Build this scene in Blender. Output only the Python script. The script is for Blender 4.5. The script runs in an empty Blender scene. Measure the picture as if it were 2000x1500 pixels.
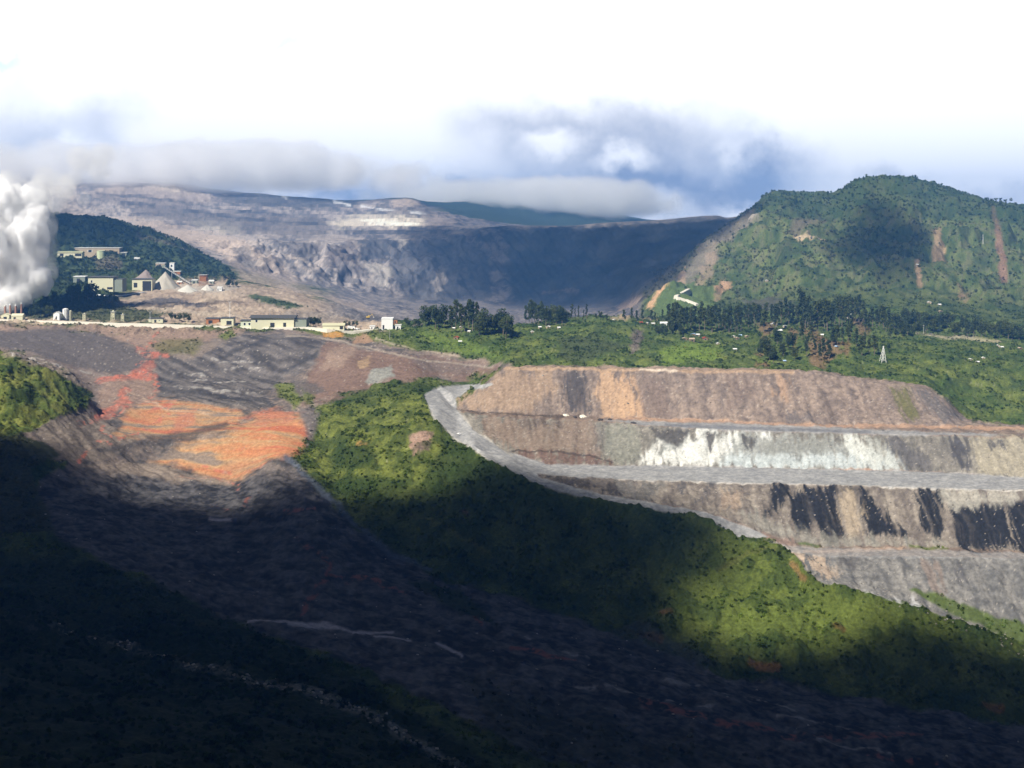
import bpy, bmesh, math, random
import numpy as np
from mathutils import Vector, Matrix

R_ = math.radians
scene = bpy.context.scene
C = scene.collection
random.seed(7)
rng = np.random.default_rng(7)

# ------------------------------------------------------------------ camera, sky, sun
F, VH = 2400.0, 450.0          # focal length and horizon row, measured on the 2000 px wide photograph
cd = bpy.data.cameras.new('camera')
cd.sensor_width = 36.0
cd.lens = 36.0 * F / 2000.0
cd.shift_y = -(750.0 - VH) / 2000.0
cd.clip_start, cd.clip_end = 1.0, 40000.0
cam = bpy.data.objects.new('camera', cd)
cam.rotation_euler = (R_(90), 0, 0)
C.objects.link(cam)
scene.camera = cam

SUN_AZ, SUN_EL = R_(218), R_(44)      # azimuth clockwise from +Y (the view direction): behind and left of the camera
S = Vector((math.sin(SUN_AZ) * math.cos(SUN_EL), math.cos(SUN_AZ) * math.cos(SUN_EL), math.sin(SUN_EL)))
sl = bpy.data.lights.new('sun', 'SUN')
sl.energy, sl.angle, sl.color = 5.0, R_(0.55), (1.0, 0.94, 0.84)
sun = bpy.data.objects.new('sun', sl)
sun.rotation_euler = S.to_track_quat('Z', 'Y').to_euler()
sun.location = S * 500
C.objects.link(sun)

scene.view_settings.view_transform = 'Standard'
scene.view_settings.look = 'None'
scene.view_settings.exposure = 0.78
scene.view_settings.gamma = 1.0
scene.cycles.volume_bounces = 24
scene.cycles.max_bounces = 26
scene.cycles.diffuse_bounces = 2
scene.cycles.use_denoising = True
scene.cycles.volume_step_rate = 0.3


class NT:
    """small helper to write node trees"""
    def __init__(self, tree):
        self.t = tree
        for n in list(tree.nodes):
            tree.nodes.remove(n)

    def n(self, typ, ins=None, **kw):
        nd = self.t.nodes.new(typ)
        for k, v in kw.items():
            setattr(nd, k, v)
        for k, v in (ins or {}).items():
            if isinstance(v, bpy.types.NodeSocket):
                self.t.links.new(v, nd.inputs[k])
            else:
                nd.inputs[k].default_value = v
        return nd

    def m(self, op, a, b=0.0, c=None):
        ins = {0: a, 1: b}
        if c is not None:
            ins[2] = c
        return self.n('ShaderNodeMath', ins, operation=op).outputs[0]

    def mix(self, f, a, b):
        nd = self.n('ShaderNodeMix', data_type='RGBA')
        for k, v in ((0, f), (6, a), (7, b)):
            if isinstance(v, bpy.types.NodeSocket):
                self.t.links.new(v, nd.inputs[k])
            else:
                nd.inputs[k].default_value = v if k == 0 else (*v, 1.0)
        return nd.outputs[2]

    def rng(self, x, a, b, c=0.0, d=1.0):
        return self.n('ShaderNodeMapRange', {0: x, 1: a, 2: b, 3: c, 4: d}, interpolation_type='SMOOTHSTEP').outputs[0]


def make_world():
    w = bpy.data.worlds.new('World')
    scene.world = w
    w.use_nodes = True
    T = NT(w.node_tree)
    tc = T.n('ShaderNodeTexCoord').outputs['Generated']
    xyz = T.n('ShaderNodeSeparateXYZ', {0: tc}).outputs
    ysafe = T.m('MAXIMUM', xyz[1], 0.05)
    U = T.m('MULTIPLY', T.m('DIVIDE', xyz[0], ysafe), 2.4)       # slopes of the ray, kept per direction
    V = T.m('MULTIPLY', T.m('DIVIDE', xyz[2], ysafe), 2.4)
    uv = T.n('ShaderNodeCombineXYZ', {0: U, 1: V}).outputs[0]
    nz = T.n('ShaderNodeTexNoise', {'Vector': uv, 'Scale': 6.0, 'Detail': 8.0, 'Roughness': 0.6})
    off = T.n('ShaderNodeVectorMath', {0: nz.outputs['Color'], 1: (0.5, 0.5, 0.5)}, operation='SUBTRACT').outputs[0]
    off = T.n('ShaderNodeVectorMath', {0: off, 3: 0.20}, operation='SCALE').outputs[0]
    wuv = T.n('ShaderNodeVectorMath', {0: uv, 1: off}, operation='ADD').outputs[0]
    nz2 = T.n('ShaderNodeTexNoise', {'Vector': uv, 'Scale': 11.0, 'Detail': 6.0, 'Roughness': 0.6}).outputs[0]

    def blob(u, v, ru, rv, amp, inner=-0.1):
        d = T.n('ShaderNodeVectorMath', {0: wuv, 1: ((u - 1000) / 1000, (450 - v) / 1000, 0)}, operation='SUBTRACT').outputs[0]
        d = T.n('ShaderNodeVectorMath', {0: d, 1: (1000 / ru, 1000 / rv, 0)}, operation='MULTIPLY').outputs[0]
        l = T.n('ShaderNodeVectorMath', {0: d}, operation='LENGTH').outputs['Value']
        return T.m('MULTIPLY', T.rng(l, inner, 1.0, 1.0, 0.0), amp)

    def total(bl):
        s = None
        for b in bl:
            x = blob(*b)
            s = x if s is None else T.m('ADD', s, x)
        return s
    dark = total([(1060, 290, 260, 120, .6), (1300, 300, 280, 120, .75), (1500, 335, 170, 90, .85), (1120, 400, 560, 95, .8), (1000, 405, 460, 70, .6), (1300, 370, 420, 70, .4),
                  (1000, 235, 240, 80, .35), (1260, 230, 220, 75, .35), (60, 250, 210, 100, .5), (210, 230, 110, 100, .35), (-20, 345, 230, 70, .6),
                  (300, 378, 620, 60, .5), (700, 385, 420, 60, .55), (1960, 395, 130, 50, .5), (1750, 365, 140, 35, .4), (40, 150, 90, 60, .15)])
    light = total([(1080, 285, 95, 45, 1.0), (1220, 318, 70, 42, .85), (1295, 400, 85, 42, .9), (1450, 398, 75, 36, .9), (130, 290, 80, 50, .5), (1430, 300, 60, 30, .4)])
    lit = T.m('MULTIPLY', light, 0.9)
    d = T.m('SUBTRACT', dark, lit)
    d = T.m('MULTIPLY', d, T.rng(nz2, 0.15, 0.75, 0.72, 1.2))
    d = T.m('MINIMUM', T.m('MAXIMUM', d, 0.0), 1.0)
    warm = total([(420, 300, 420, 90, 1.0)])
    cloudc = T.mix(T.m('MULTIPLY', warm, 0.6), (.92, .93, .96), (.92, .84, .78))
    cloudc = T.mix(d, cloudc, (0.29, 0.335, 0.45))
    blue = total([(570, 68, 90, 22, .5), (860, 12, 60, 22, .35), (925, 55, 60, 18, .25), (5, 130, 40, 22, .6), (90, 8, 90, 18, .25)])
    cloudc = T.mix(T.m('MINIMUM', blue, .6), cloudc, (.50, .70, .86))
    sky = T.n('ShaderNodeTexSky', sky_type='NISHITA', sun_disc=False, sun_elevation=SUN_EL, sun_rotation=SUN_AZ, altitude=2300.0)
    skyc = T.n('ShaderNodeVectorMath', {0: sky.outputs[0], 3: 0.05}, operation='SCALE').outputs[0]
    over = T.n('ShaderNodeTexNoise', {'Vector': tc, 'Scale': 1.6, 'Detail': 5.0}).outputs[0]
    skyc = T.mix(T.rng(over, .25, .5, .45, .92), skyc, (.022, .026, .034))      # dark cloud added overhead, out of view, to lower the sky light
    el = T.m('ARCSINE', xyz[2])
    m_el = T.rng(el, R_(12.5), R_(20), 1.0, 0.0)
    m_az = T.rng(xyz[1], 0.70, 0.85, 0.0, 1.0)
    fin = T.mix(T.m('MULTIPLY', m_el, m_az), skyc, cloudc)
    bg = T.n('ShaderNodeBackground', {'Color': fin, 'Strength': 1.0})
    out = T.n('ShaderNodeOutputWorld', {0: bg.outputs[0]})


make_world()


# ------------------------------------------------------------------ numeric helpers
def _hash(ix, iy, s):
    h = (ix.astype(np.int64) * 374761393 + iy.astype(np.int64) * 668265263 + s * 974634777) & 0xffffffff
    h = ((h ^ (h >> 13)) * 1274126177) & 0xffffffff
    h = h ^ (h >> 16)
    return h


def noise2(x, y, s=0):
    ix, iy = np.floor(x), np.floor(y)
    fx, fy = x - ix, y - iy
    ux, uy = fx * fx * fx * (fx * (fx * 6 - 15) + 10), fy * fy * fy * (fy * (fy * 6 - 15) + 10)

    def g(dx, dy):
        a = _hash(ix + dx, iy + dy, s) * (2 * math.pi / 4294967296.0)
        return np.cos(a) * (fx - dx) + np.sin(a) * (fy - dy)
    a = g(0, 0) * (1 - ux) + g(1, 0) * ux
    b = g(0, 1) * (1 - ux) + g(1, 1) * ux
    return (a * (1 - uy) + b * uy) * 1.5


def fbm(x, y, o=4, s=0, gain=0.5):
    r = np.zeros(np.broadcast(x, y).shape)
    a, f, tot = 1.0, 1.0, 0.0
    for i in range(o):
        r += a * noise2(x * f + i * 17.3, y * f - i * 9.1, s + i)
        tot += a
        a *= gain
        f *= 2.03
    return r / tot * 1.6


def ridged(x, y, o=4, s=0):
    r = np.zeros(np.broadcast(x, y).shape)
    a, f, tot = 1.0, 1.0, 0.0
    for i in range(o):
        r += a * (1 - 2 * np.abs(noise2(x * f + i * 7.7, y * f + i * 3.3, s + i)))
        tot += a
        a *= 0.5
        f *= 2.1
    return r / tot


def sstep(a, b, x):
    t = np.clip((x - a) / (b - a), 0, 1)
    return t * t * (3 - 2 * t)


def pchip_cols(X, Y, xq):
    """monotone cubic; X (n,) or (n,m), Y (n,m), xq (q,m) -> (q,m)"""
    n, m = Y.shape
    h = np.diff(X, axis=0)
    d = np.diff(Y, axis=0) / h
    D = np.zeros_like(Y)
    w1, w2 = 2 * h[1:] + h[:-1], h[1:] + 2 * h[:-1]
    ok = d[:-1] * d[1:] > 0
    with np.errstate(divide='ignore', invalid='ignore'):
        hm = (w1 + w2) / (w1 / d[:-1] + w2 / d[1:])
    D[1:-1] = np.where(ok, hm, 0)
    D[0], D[-1] = d[0], d[-1]
    return h, d, D


def pchip1(xs, ys, q):
    xs, ys = np.array(xs, float), np.array(ys, float)
    h, d, D = pchip_cols(xs[:, None], ys[:, None], None)
    q = np.clip(q, xs[0], xs[-1])
    i = np.clip(np.searchsorted(xs, q, side='right') - 1, 0, len(xs) - 2)
    H = h[i, 0]
    t = (q - xs[i]) / H
    return (ys[i] * (1 + 2 * t) * (1 - t) ** 2 + H * D[i, 0] * t * (1 - t) ** 2 + ys[i + 1] * t * t * (3 - 2 * t) - H * D[i + 1, 0] * t * t * (1 - t))


# ------------------------------------------------------------------ the terrain: level lines lofted from the viewer outward
# every line: (bearing u, sight row v, distance y) -> x = (u-1000)/F*y, z = (VH-v)/F*y
CON = [
 [(-400,1650,12),(2400,1650,12)],
 [(-400,2490,60),(2400,2490,60)],
 [(-400,1750,290),(0,1750,300),(900,1750,340),(2000,1750,400),(2400,1750,420)],
 [(-400,1500,480),(0,1500,500),(500,1490,540),(850,1500,600),(1100,1525,640),(1500,1525,690),(2000,1525,720),(2400,1525,740)],
 [(-400,1150,770),(0,1190,760),(250,1262,735),(500,1335,690),(700,1400,660),(850,1468,632),(1100,1480,668),(1500,1470,720),(2000,1480,752),(2400,1500,765)],
 [(-400,1000,900),(0,1060,880),(200,1095,865),(350,1165,825),(480,1225,795),(800,1265,800),(1000,1290,800),(1400,1380,775),(2000,1455,778),(2400,1492,782)],
 [(-400,930,1010),(0,960,1020),(200,985,1040),(300,1000,1060),(450,1010,1060),(600,960,1110),(700,1035,1040),(850,1130,960),(1000,1172,935),(1200,1240,895),(1400,1312,860),(2000,1422,812),(2400,1480,797)],
 [(-400,880,1060),(0,898,1060),(100,905,1090),(200,905,1150),(300,915,1180),(430,935,1170),(560,897,1180),(620,905,1185),(700,960,1110),(850,1010,1050),(1000,1040,1025),(1200,1100,985),(1400,1150,945),(1560,1180,925),(2000,1330,848),(2400,1400,830)],
 [(-400,840,1100),(0,845,1120),(100,850,1150),(200,850,1210),(300,852,1238),(430,842,1248),(530,832,1262),(620,838,1262),(700,850,1215),(800,835,1205),(850,818,1225),(880,850,1192),(950,895,1120),(1050,945,1065),(1160,975,1040),(1280,995,1022),(1380,1010,1010),(1420,1045,988),(1540,1077,972),(1590,1130,930),(1760,1180,915),(2000,1262,885),(2400,1360,860)],
 [(-400,806,1150),(0,806,1150),(100,822,1178),(200,842,1222),(300,838,1258),(530,823,1277),(700,835,1240),(800,820,1230),(850,810,1238),(890,840,1212),(930,874,1142),(960,892,1128),(1000,914,1100),(1050,938,1073),(1160,968,1045),(1280,990,1026),(1380,1006,1013),(1430,1040,991),(1540,1073,975),(1600,1085,963),(1800,1088,958),(2000,1092,952),(2400,1110,925)],
 [(-400,765,1185),(0,765,1185),(100,790,1208),(200,834,1240),(300,822,1280),(530,814,1292),(700,818,1268),(800,805,1255),(850,803,1250),(890,828,1232),(930,866,1157),(960,886,1138),(1000,907,1110),(1050,933,1080),(1160,961,1050),(1280,982,1033),(1380,1000,1018),(1480,1036,994),(1580,1066,985),(1700,1068,989),(1850,1070,985),(2000,1078,973),(2400,1095,948)],
 [(-400,725,1218),(0,725,1218),(100,758,1237),(200,823,1256),(300,806,1300),(530,805,1305),(700,798,1298),(800,788,1282),(850,795,1268),(890,818,1248),(930,858,1174),(960,878,1150),(1000,900,1120),(1050,922,1095),(1160,934,1072),(1400,942,1054),(1600,946,1046),(2000,958,1022),(2400,975,990)],
 [(-400,690,1250),(0,690,1250),(60,705,1255),(100,728,1258),(120,740,1260),(170,780,1265),(200,810,1275),(300,790,1320),(430,788,1330),(530,795,1320),(600,795,1315),(700,775,1330),(800,770,1310),(850,785,1290),(890,808,1262),(930,845,1197),(960,866,1172),(1000,886,1152),(1080,905,1130),(1200,909,1130),(1500,914,1117),(1800,920,1103),(2000,934,1071),(2400,950,1040)],
 [(-400,720,1330),(0,720,1330),(120,748,1340),(200,785,1335),(300,775,1355),(430,772,1365),(530,778,1360),(600,775,1355),(700,755,1360),(800,757,1335),(850,772,1315),(890,802,1276),(960,812,1240),(1100,817,1225),(1300,833,1175),(1500,842,1148),(1700,847,1133),(2000,854,1113),(2400,865,1085)],
 [(-400,710,1390),(0,710,1390),(120,728,1390),(200,765,1380),(300,760,1395),(430,755,1405),(530,760,1400),(600,757,1390),(700,735,1390),(800,745,1355),(850,760,1340),(890,797,1292),(960,806,1262),(1100,810,1248),(1300,818,1222),(1500,825,1200),(1700,829,1188),(1870,833,1176),(2000,838,1160),(2400,850,1125)],
 [(-400,690,1440),(0,700,1440),(100,712,1430),(200,745,1420),(300,745,1430),(430,740,1440),(530,745,1430),(600,740,1420),(700,715,1420),(800,735,1375),(850,752,1350),(870,760,1338),(900,780,1303),(910,774,1305),(985,719,1310),(1000,718,1310),(1300,722,1280),(1550,725,1262),(1700,745,1255),(1800,757,1245),(1850,787,1225),(1890,822,1205),(2000,832,1190),(2400,845,1160)],
 [(-400,660,1540),(0,668,1540),(100,668,1540),(200,672,1530),(280,690,1500),(330,680,1520),(430,680,1520),(530,680,1510),(620,675,1520),(700,690,1490),(800,718,1405),(870,748,1375),(910,752,1378),(960,735,1370),(1000,714,1342),(1100,714,1335),(1300,718,1315),(1550,721,1300),(1700,740,1285),(1800,752,1280),(1850,780,1265),(1900,815,1245),(2000,826,1230),(2400,840,1200)],
 [(-400,615,1650),(0,629,1650),(200,634,1640),(450,640,1620),(600,641,1610),(700,652,1590),(760,645,1600),(850,668,1520),(910,680,1480),(1000,672,1480),(1100,668,1470),(1300,680,1440),(1500,690,1400),(1650,690,1400),(1800,690,1420),(2000,720,1400),(2400,740,1400)],
 [(-400,600,1720),(0,616,1720),(200,619,1710),(450,624,1700),(700,637,1680),(760,635,1670),(850,625,1680),(1000,640,1660),(1100,630,1680),(1200,622,1700),(1300,638,1690),(1400,630,1750),(1500,625,1800),(1700,630,1800),(1850,650,1720),(2000,662,1640),(2400,670,1640)],
 [(-400,560,1900),(0,588,1900),(200,588,1900),(300,584,1950),(450,600,1850),(600,610,1850),(700,625,1800),(760,634,1850),(850,640,1900),(1000,650,2000),(1200,640,2050),(1280,620,1950),(1400,600,2000),(1550,580,2050),(1700,575,2050),(1850,590,2000),(2000,610,1950),(2400,600,1950)],
 [(-400,530,2150),(0,545,2150),(300,547,2150),(400,547,2200),(500,560,2200),(620,585,2150),(740,620,2150),(850,640,2300),(1000,640,2400),(1200,615,2400),(1270,592,2100),(1350,550,2200),(1500,520,2250),(1700,510,2300),(1850,530,2250),(2000,550,2200),(2400,540,2200)],
 [(-400,470,2400),(0,498,2400),(150,498,2400),(240,500,2400),(300,505,2400),(400,525,2450),(500,545,2500),(620,575,2500),(740,605,2600),(850,610,2750),(1000,610,2850),(1200,605,2700),(1265,568,2300),(1330,523,2400),(1420,480,2450),(1480,455,2450),(1600,440,2500),(1700,420,2550),(1850,430,2500),(2000,460,2400),(2400,450,2400)],
 [(-400,400,2700),(0,418,2700),(100,420,2700),(180,424,2700),(260,442,2650),(340,467,2600),(420,510,2600),(500,535,2650),(620,560,2800),(740,580,2900),(850,590,3000),(1000,595,3050),(1200,590,2850),(1260,560,2450),(1330,512,2600),(1400,458,2700),(1470,410,2750),(1500,383,2750),(1560,376,2750),(1630,378,2750),(1680,352,2800),(1750,346,2800),(1800,350,2800),(1900,385,2750),(2000,405,2700),(2400,460,2700)],
 [(-400,430,3000),(0,430,3000),(180,432,3000),(260,450,2900),(340,472,2850),(420,500,2850),(500,510,2850),(560,515,2900),(620,525,2950),(740,530,3150),(850,530,3250),(1000,530,3300),(1200,530,3200),(1270,530,3000),(1330,525,2900),(1400,480,2950),(1470,440,3000),(1500,420,3000),(1680,400,3050),(1750,395,3050),(1900,420,3000),(2000,440,2950),(2400,480,2950)],
 [(-400,430,3300),(0,430,3300),(180,430,3300),(260,438,3200),(340,452,3150),(420,465,3150),(500,468,3200),(620,470,3300),(740,468,3450),(850,463,3500),(950,445,3550),(1000,440,3600),(1100,441,3600),(1180,435,3600),(1280,430,3600),(1400,421,3550),(1420,425,3500),(1470,412,3500),(1500,398,3500),(1680,385,3500),(1750,385,3500),(2000,430,3500),(2400,470,3500)],
 [(-400,395,3800),(0,400,3800),(180,400,3800),(300,412,3700),(420,422,3700),(560,428,3750),(700,430,3850),(800,428,3900),(860,430,3900),(950,443,3900),(1100,446,3900),(1280,440,3900),(1420,435,3900),(2000,445,3900),(2400,470,3900)],
 [(-400,350,4600),(0,346,4600),(180,352,4600),(300,351,4600),(340,353,4600),(370,362,4600),(420,372,4500),(520,380,4500),(700,394,4500),(760,386,4480),(800,388,4450),(840,402,4450),(900,414,4450),(1000,432,4450),(1100,445,4500),(1300,445,4500),(2000,450,4500),(2400,470,4500)],
 [(-400,380,6000),(0,380,6000),(400,395,6000),(700,400,6000),(850,396,6000),(950,384,6000),(1070,384,6000),(1150,403,6000),(1260,429,6000),(1400,440,6000),(2000,450,6000),(2400,470,6000)],
 [(-400,460,7500),(2400,460,7500)],
]
NC = len(CON)
colu = np.concatenate([np.linspace(-1400, -70, 50)[:-1], np.arange(-70, 2072, 2.3), np.linspace(2072, 3400, 50)])
M = len(colu)
cv, cy = np.zeros((NC, M)), np.zeros((NC, M))
for i, c in enumerate(CON):
    us, vs, ys = zip(*c)
    cv[i], cy[i] = pchip1(us, vs, colu), pchip1(us, ys, colu)
for i in range(1, NC):
    cy[i] = np.maximum(cy[i], cy[i - 1] + 1.0)
cz = (VH - cv) / F * cy
inframe = (colu > -20) & (colu < 2020)
rows_t = []
for i in range(NC - 1):
    ext = np.percentile(np.abs(cv[i + 1] - cv[i])[inframe], 88)
    n = int(np.clip(ext / 1.9, 6, 90)) if i > 1 else 12
    if i == 2:
        n = 60
    if i >= 26:
        n = 16
    rows_t += list(i + np.arange(n) / n)
rows_t.append(NC - 1)
rt = np.array(rows_t)
NR = len(rt)
ri = np.clip(rt.astype(int), 0, NC - 2)
rf = (rt - ri)[:, None]
Y0 = cy[ri] * (1 - rf) + cy[ri + 1] * rf
h, d_, D = pchip_cols(cy, cz, None)
H = h[ri]
Z0 = cz[ri] * (1 + 2 * rf) * (1 - rf) ** 2 + H * D[ri] * rf * (1 - rf) ** 2 + cz[ri + 1] * rf * rf * (3 - 2 * rf) - H * D[ri + 1] * rf * rf * (1 - rf)
lin = cz[ri] * (1 - rf) + cz[ri + 1] * rf
benchy = (sstep(905, 960, colu)[None, :]) * ((rt > 7.6) & (rt < 15.6))[:, None]
Z0 = Z0 * (1 - benchy * .85) + lin * benchy * .85
X0 = (colu[None, :] - 1000) / F * Y0
UU = np.broadcast_to(colu[None, :], X0.shape)
TT = np.broadcast_to(rt[:, None], X0.shape)
VV = VH - Z0 / Y0 * F
# beyond the photographed sector every slope simply goes on as it is at the edge
JC = np.clip(np.arange(M), int(np.argmin(np.abs(colu + 5))), int(np.argmin(np.abs(colu - 2005))))
PU, PV = UU[:, JC], VV[:, JC]
print('terrain', NR, M, NR * M)

# ---- masks in bearing/row space, restricted to a band of level lines so that only the intended slope is meant
WA = fbm(X0 / 34, Y0 / 34, 4, 11)
WB = fbm(X0 / 9, Y0 / 9, 3, 23)


def inside(px, py, poly):
    r = np.zeros(px.shape, bool)
    n = len(poly)
    for i in range(n):
        x1, y1 = poly[i]
        x2, y2 = poly[(i + 1) % n]
        if y1 == y2:
            continue
        c = (y1 > py) != (y2 > py)
        r ^= c & (px < (x2 - x1) * (py - y1) / (y2 - y1) + x1)
    return r


def pdist(px, py, pts, closed):
    d = np.full(px.shape, 1e9)
    n = len(pts)
    for i in range(n if closed else n - 1):
        (x1, y1), (x2, y2) = pts[i], pts[(i + 1) % n]
        dx, dy = x2 - x1, y2 - y1
        t = np.clip(((px - x1) * dx + (py - y1) * dy) / (dx * dx + dy * dy + 1e-9), 0, 1)
        d = np.minimum(d, np.hypot(px - x1 - t * dx, py - y1 - t * dy))
    return d


def pm(poly, t0=0, t1=99, soft=6, warp=8, fine=3, na=None, nb=None):
    out = np.zeros(X0.shape, np.float32)
    a = np.array(poly, float)
    g = soft + warp + fine + 4
    ok = (PU > a[:, 0].min() - g) & (PU < a[:, 0].max() + g) & (PV > a[:, 1].min() - g) & (PV < a[:, 1].max() + g) & (TT >= t0) & (TT <= t1)
    if not ok.any():
        return out
    x, y = PU[ok], PV[ok]
    sd = pdist(x, y, poly, True) * np.where(inside(x, y, poly), 1, -1)
    sd = sd + warp * (WA if na is None else na)[ok] + fine * (WB if nb is None else nb)[ok]
    out[ok] = sstep(-soft, soft, sd)
    return out


def lm(pts, w, t0=0, t1=99, soft=3, warp=4, fine=2):
    out = np.zeros(X0.shape, np.float32)
    a = np.array(pts, float)
    g = w + soft + warp + fine + 4
    ok = (PU > a[:, 0].min() - g) & (PU < a[:, 0].max() + g) & (PV > a[:, 1].min() - g) & (PV < a[:, 1].max() + g) & (TT >= t0) & (TT <= t1)
    if not ok.any():
        return out
    x, y = PU[ok] + warp * WA[ok] + fine * WB[ok], PV[ok] + warp * .5 * fbm(X0[ok] / 20, Y0[ok] / 20, 3, 77)
    out[ok] = sstep(w + soft, w - soft, pdist(x, y, pts, False))
    return out


# ---- the main zones
flowP = [(560,890),(610,945),(700,1032),(850,1128),(1000,1170),(1200,1240),(1400,1312),(1700,1370),(2030,1425),(2030,1520),(1250,1520),(1050,1480),(900,1400),(700,1300),(480,1225),(350,1165),(250,1120),(110,1050),(60,960),(130,905),(60,880),(40,850),(150,800),(190,770),(130,720),(0,680),(-60,680),(-60,636),(250,650),(430,655),(560,640),(700,660),(1000,712),(985,722),(880,750),(830,735),(760,745),(610,795),(620,830),(590,870)]
flow = pm(flowP, 3.2, 17.2, 5, 8, 4)
leftgrass = pm([(-60,688),(0,688),(90,722),(180,775),(170,800),(100,815),(40,850),(-60,850)], 6.5, 12.3, 3, 6, 3)
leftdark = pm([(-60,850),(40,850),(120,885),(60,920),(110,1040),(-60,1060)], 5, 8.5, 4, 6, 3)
road = pm([(828,772),(848,760),(880,753),(960,748),(965,753),(915,764),(890,778),(892,797),(925,838),(990,882),(1075,908),(1300,909),(1500,914),(1800,920),(2100,938),(2100,966),(2000,958),(1600,946),(1400,942),(1160,934),(1050,925),(1052,932),(1160,962),(1280,983),(1380,1001),(1480,1037),(1500,1050),(1440,1049),(1380,1011),(1280,996),(1160,976),(1050,946),(950,896),(880,851),(845,812)], 7.7, 16.3, 1.5, 1.5, 1.0)
road1 = pm([(1180,822),(1300,823),(1400,826),(1600,833),(1800,843),(1990,849),(1800,851),(1500,844),(1300,834)], 12.8, 14.2, 2, 2, 1)
road3 = pm([(1500,1060),(1600,1070),(1850,1074),(2100,1084),(2100,1095),(1850,1090),(1600,1087),(1530,1076)], 8.5, 10.4, 2, 2, 1)
roadall = np.clip(road + road1 * .9 + road3 * .6, 0, 1)
dumpm = ((TT > 8.02) & (TT < 15.9)).astype(np.float32) * pm([(885,800),(985,712),(1300,716),(1560,719),(1720,742),(1810,752),(1870,800),(1900,826),(2100,835),(2100,1300),(2000,1262),(1765,1178),(1600,1140),(1550,1080),(1485,1045),(1380,1005),(1160,966),(1050,935),(920,850)], 8.0, 16.0, 2, 3, 2)
pit = sstep(21.6, 22.2, TT) * sstep(1300, 1240, UU) * sstep(380, 520, UU)
pit = np.maximum(pit, (TT > 22.05) * 1.0)
pit = np.maximum(pit, sstep(18.7, 19.0, TT) * sstep(1262, 1245, UU) * sstep(600, 680, UU))
plant = pm([(-60,620),(-60,590),(60,600),(180,590),(300,560),(380,540),(460,548),(520,560),(560,560),(640,590),(720,612),(780,640),(700,648),(600,640),(300,634),(0,632)], 16.9, 21.6, 5, 6, 4)
lefthill = pm([(-60,390),(100,405),(180,415),(260,435),(340,462),(430,515),(460,545),(400,548),(330,540),(250,540),(200,560),(230,590),(130,600),(-60,602)], 18.2, 22.3, 4, 7, 5)

moundm = np.maximum(pm([(300,905),(360,872),(470,828),(540,800),(585,815),(602,850),(582,885),(540,892),(465,935),(430,940),(370,920)], 3.2, 17, 14, 8), pm([(225,850),(250,800),(320,780),(420,790),(475,812),(440,850),(300,862)], 3.2, 17, 10, 8))
# ---- relief
gul = ridged(X0 / 60, Y0 / 95, 4, 5)
big = fbm(X0 / 120, Y0 / 120, 4, 3)
mid = fbm(X0 / 30, Y0 / 30, 4, 31)
fine = fbm(X0 / 7, Y0 / 7, 3, 41)
depthw = sstep(60, 400, Y0)
flat = np.clip(roadall, 0, 1)
disp = np.zeros_like(Z0)
natural = 1 - np.clip(flow + dumpm + flat + pit * (TT > 21.5), 0, 1)
disp += natural * depthw * (mid * 3.2 + fine * 1.0) + natural * (Y0 > 700) * (Y0 < 1900) * sstep(-.05, .3, fbm(X0 / 20, Y0 / 20, 4, 301)) * (1.6 + 1.2 * fine)
disp += flow * (1 - .85 * moundm) * depthw * (fbm((X0 * .62 + Y0 * .78) / 12, (-X0 * .78 + Y0 * .62) / 75, 3, 171) * 1.2 + (gul - .3) * 3.0 + mid * 1.2 + fine * .6) * (1 - .5 * sstep(12, 17, TT)) * (1 - flat)
dstreak = fbm(X0 / 13, TT * 1.1, 4, 61)
disp += dumpm * (1 - flat) * (dstreak * 1.8 + fbm(X0 / 4, TT * 1.5, 3, 63) * .35 + fine * .5 + mid * .8)
mount = ((TT > 18.5) & (TT < 22.9)) * sstep(1240, 1330, UU) * sstep(18.5, 19.6, TT)
disp += mount * ((ridged(X0 / 260 + .3 * big, Y0 / 420, 4, 15) - .35) * 58 * (1 - .82 * sstep(20.9, 22.0, TT)) + mid * 3) * sstep(22.9, 22.0, TT) 
pitw = (TT > 21.8) * sstep(1420, 1260, UU) * sstep(300, 560, UU) * sstep(21.8, 22.6, TT) * sstep(24.0, 23.7, TT)
disp += pitw * ((ridged(X0 / 90 + .4 * big, Y0 / 260, 5, 25) - .2) * (30 - 20 * sstep(800, 1000, UU)) + mid * (5 - 2 * sstep(800, 1000, UU)) + fbm((X0 + .9 * Z0) / 26, (Z0 - .5 * X0) / 160, 3, 27) * 6 * sstep(800, 1000, UU))
upp = (TT > 23.9) * sstep(23.9, 24.3, TT) * sstep(26.0, 25.4, TT)
terr = np.mod(Z0 / 13.0 + .3 * big, 1.0)
disp += upp * sstep(1000, 850, UU) * ((sstep(.3, .7, terr) - terr) * 15)
disp += (TT > 25.0) * sstep(25, 26, TT) * (fbm(X0 / 300, Y0 / 300, 5, 91) * 14)
disp += lefthill * (mid * 6 + (ridged(X0 / 140, Y0 / 200, 3, 9) - .3) * 14) * sstep(22.3, 21.6, TT)
disp += ((TT > 17.1) & (TT < 19.8)) * sstep(780, 900, UU) * (big * 6)
disp += leftgrass * (mid * 4)
Z = Z0 + disp
W = np.stack([X0, Y0, Z], -1)
VP = VH - Z / Y0 * F              # sight row after relief
VISMIN = np.minimum.accumulate(np.where(Y0 > 100, VP, 1e9), axis=0)


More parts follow.
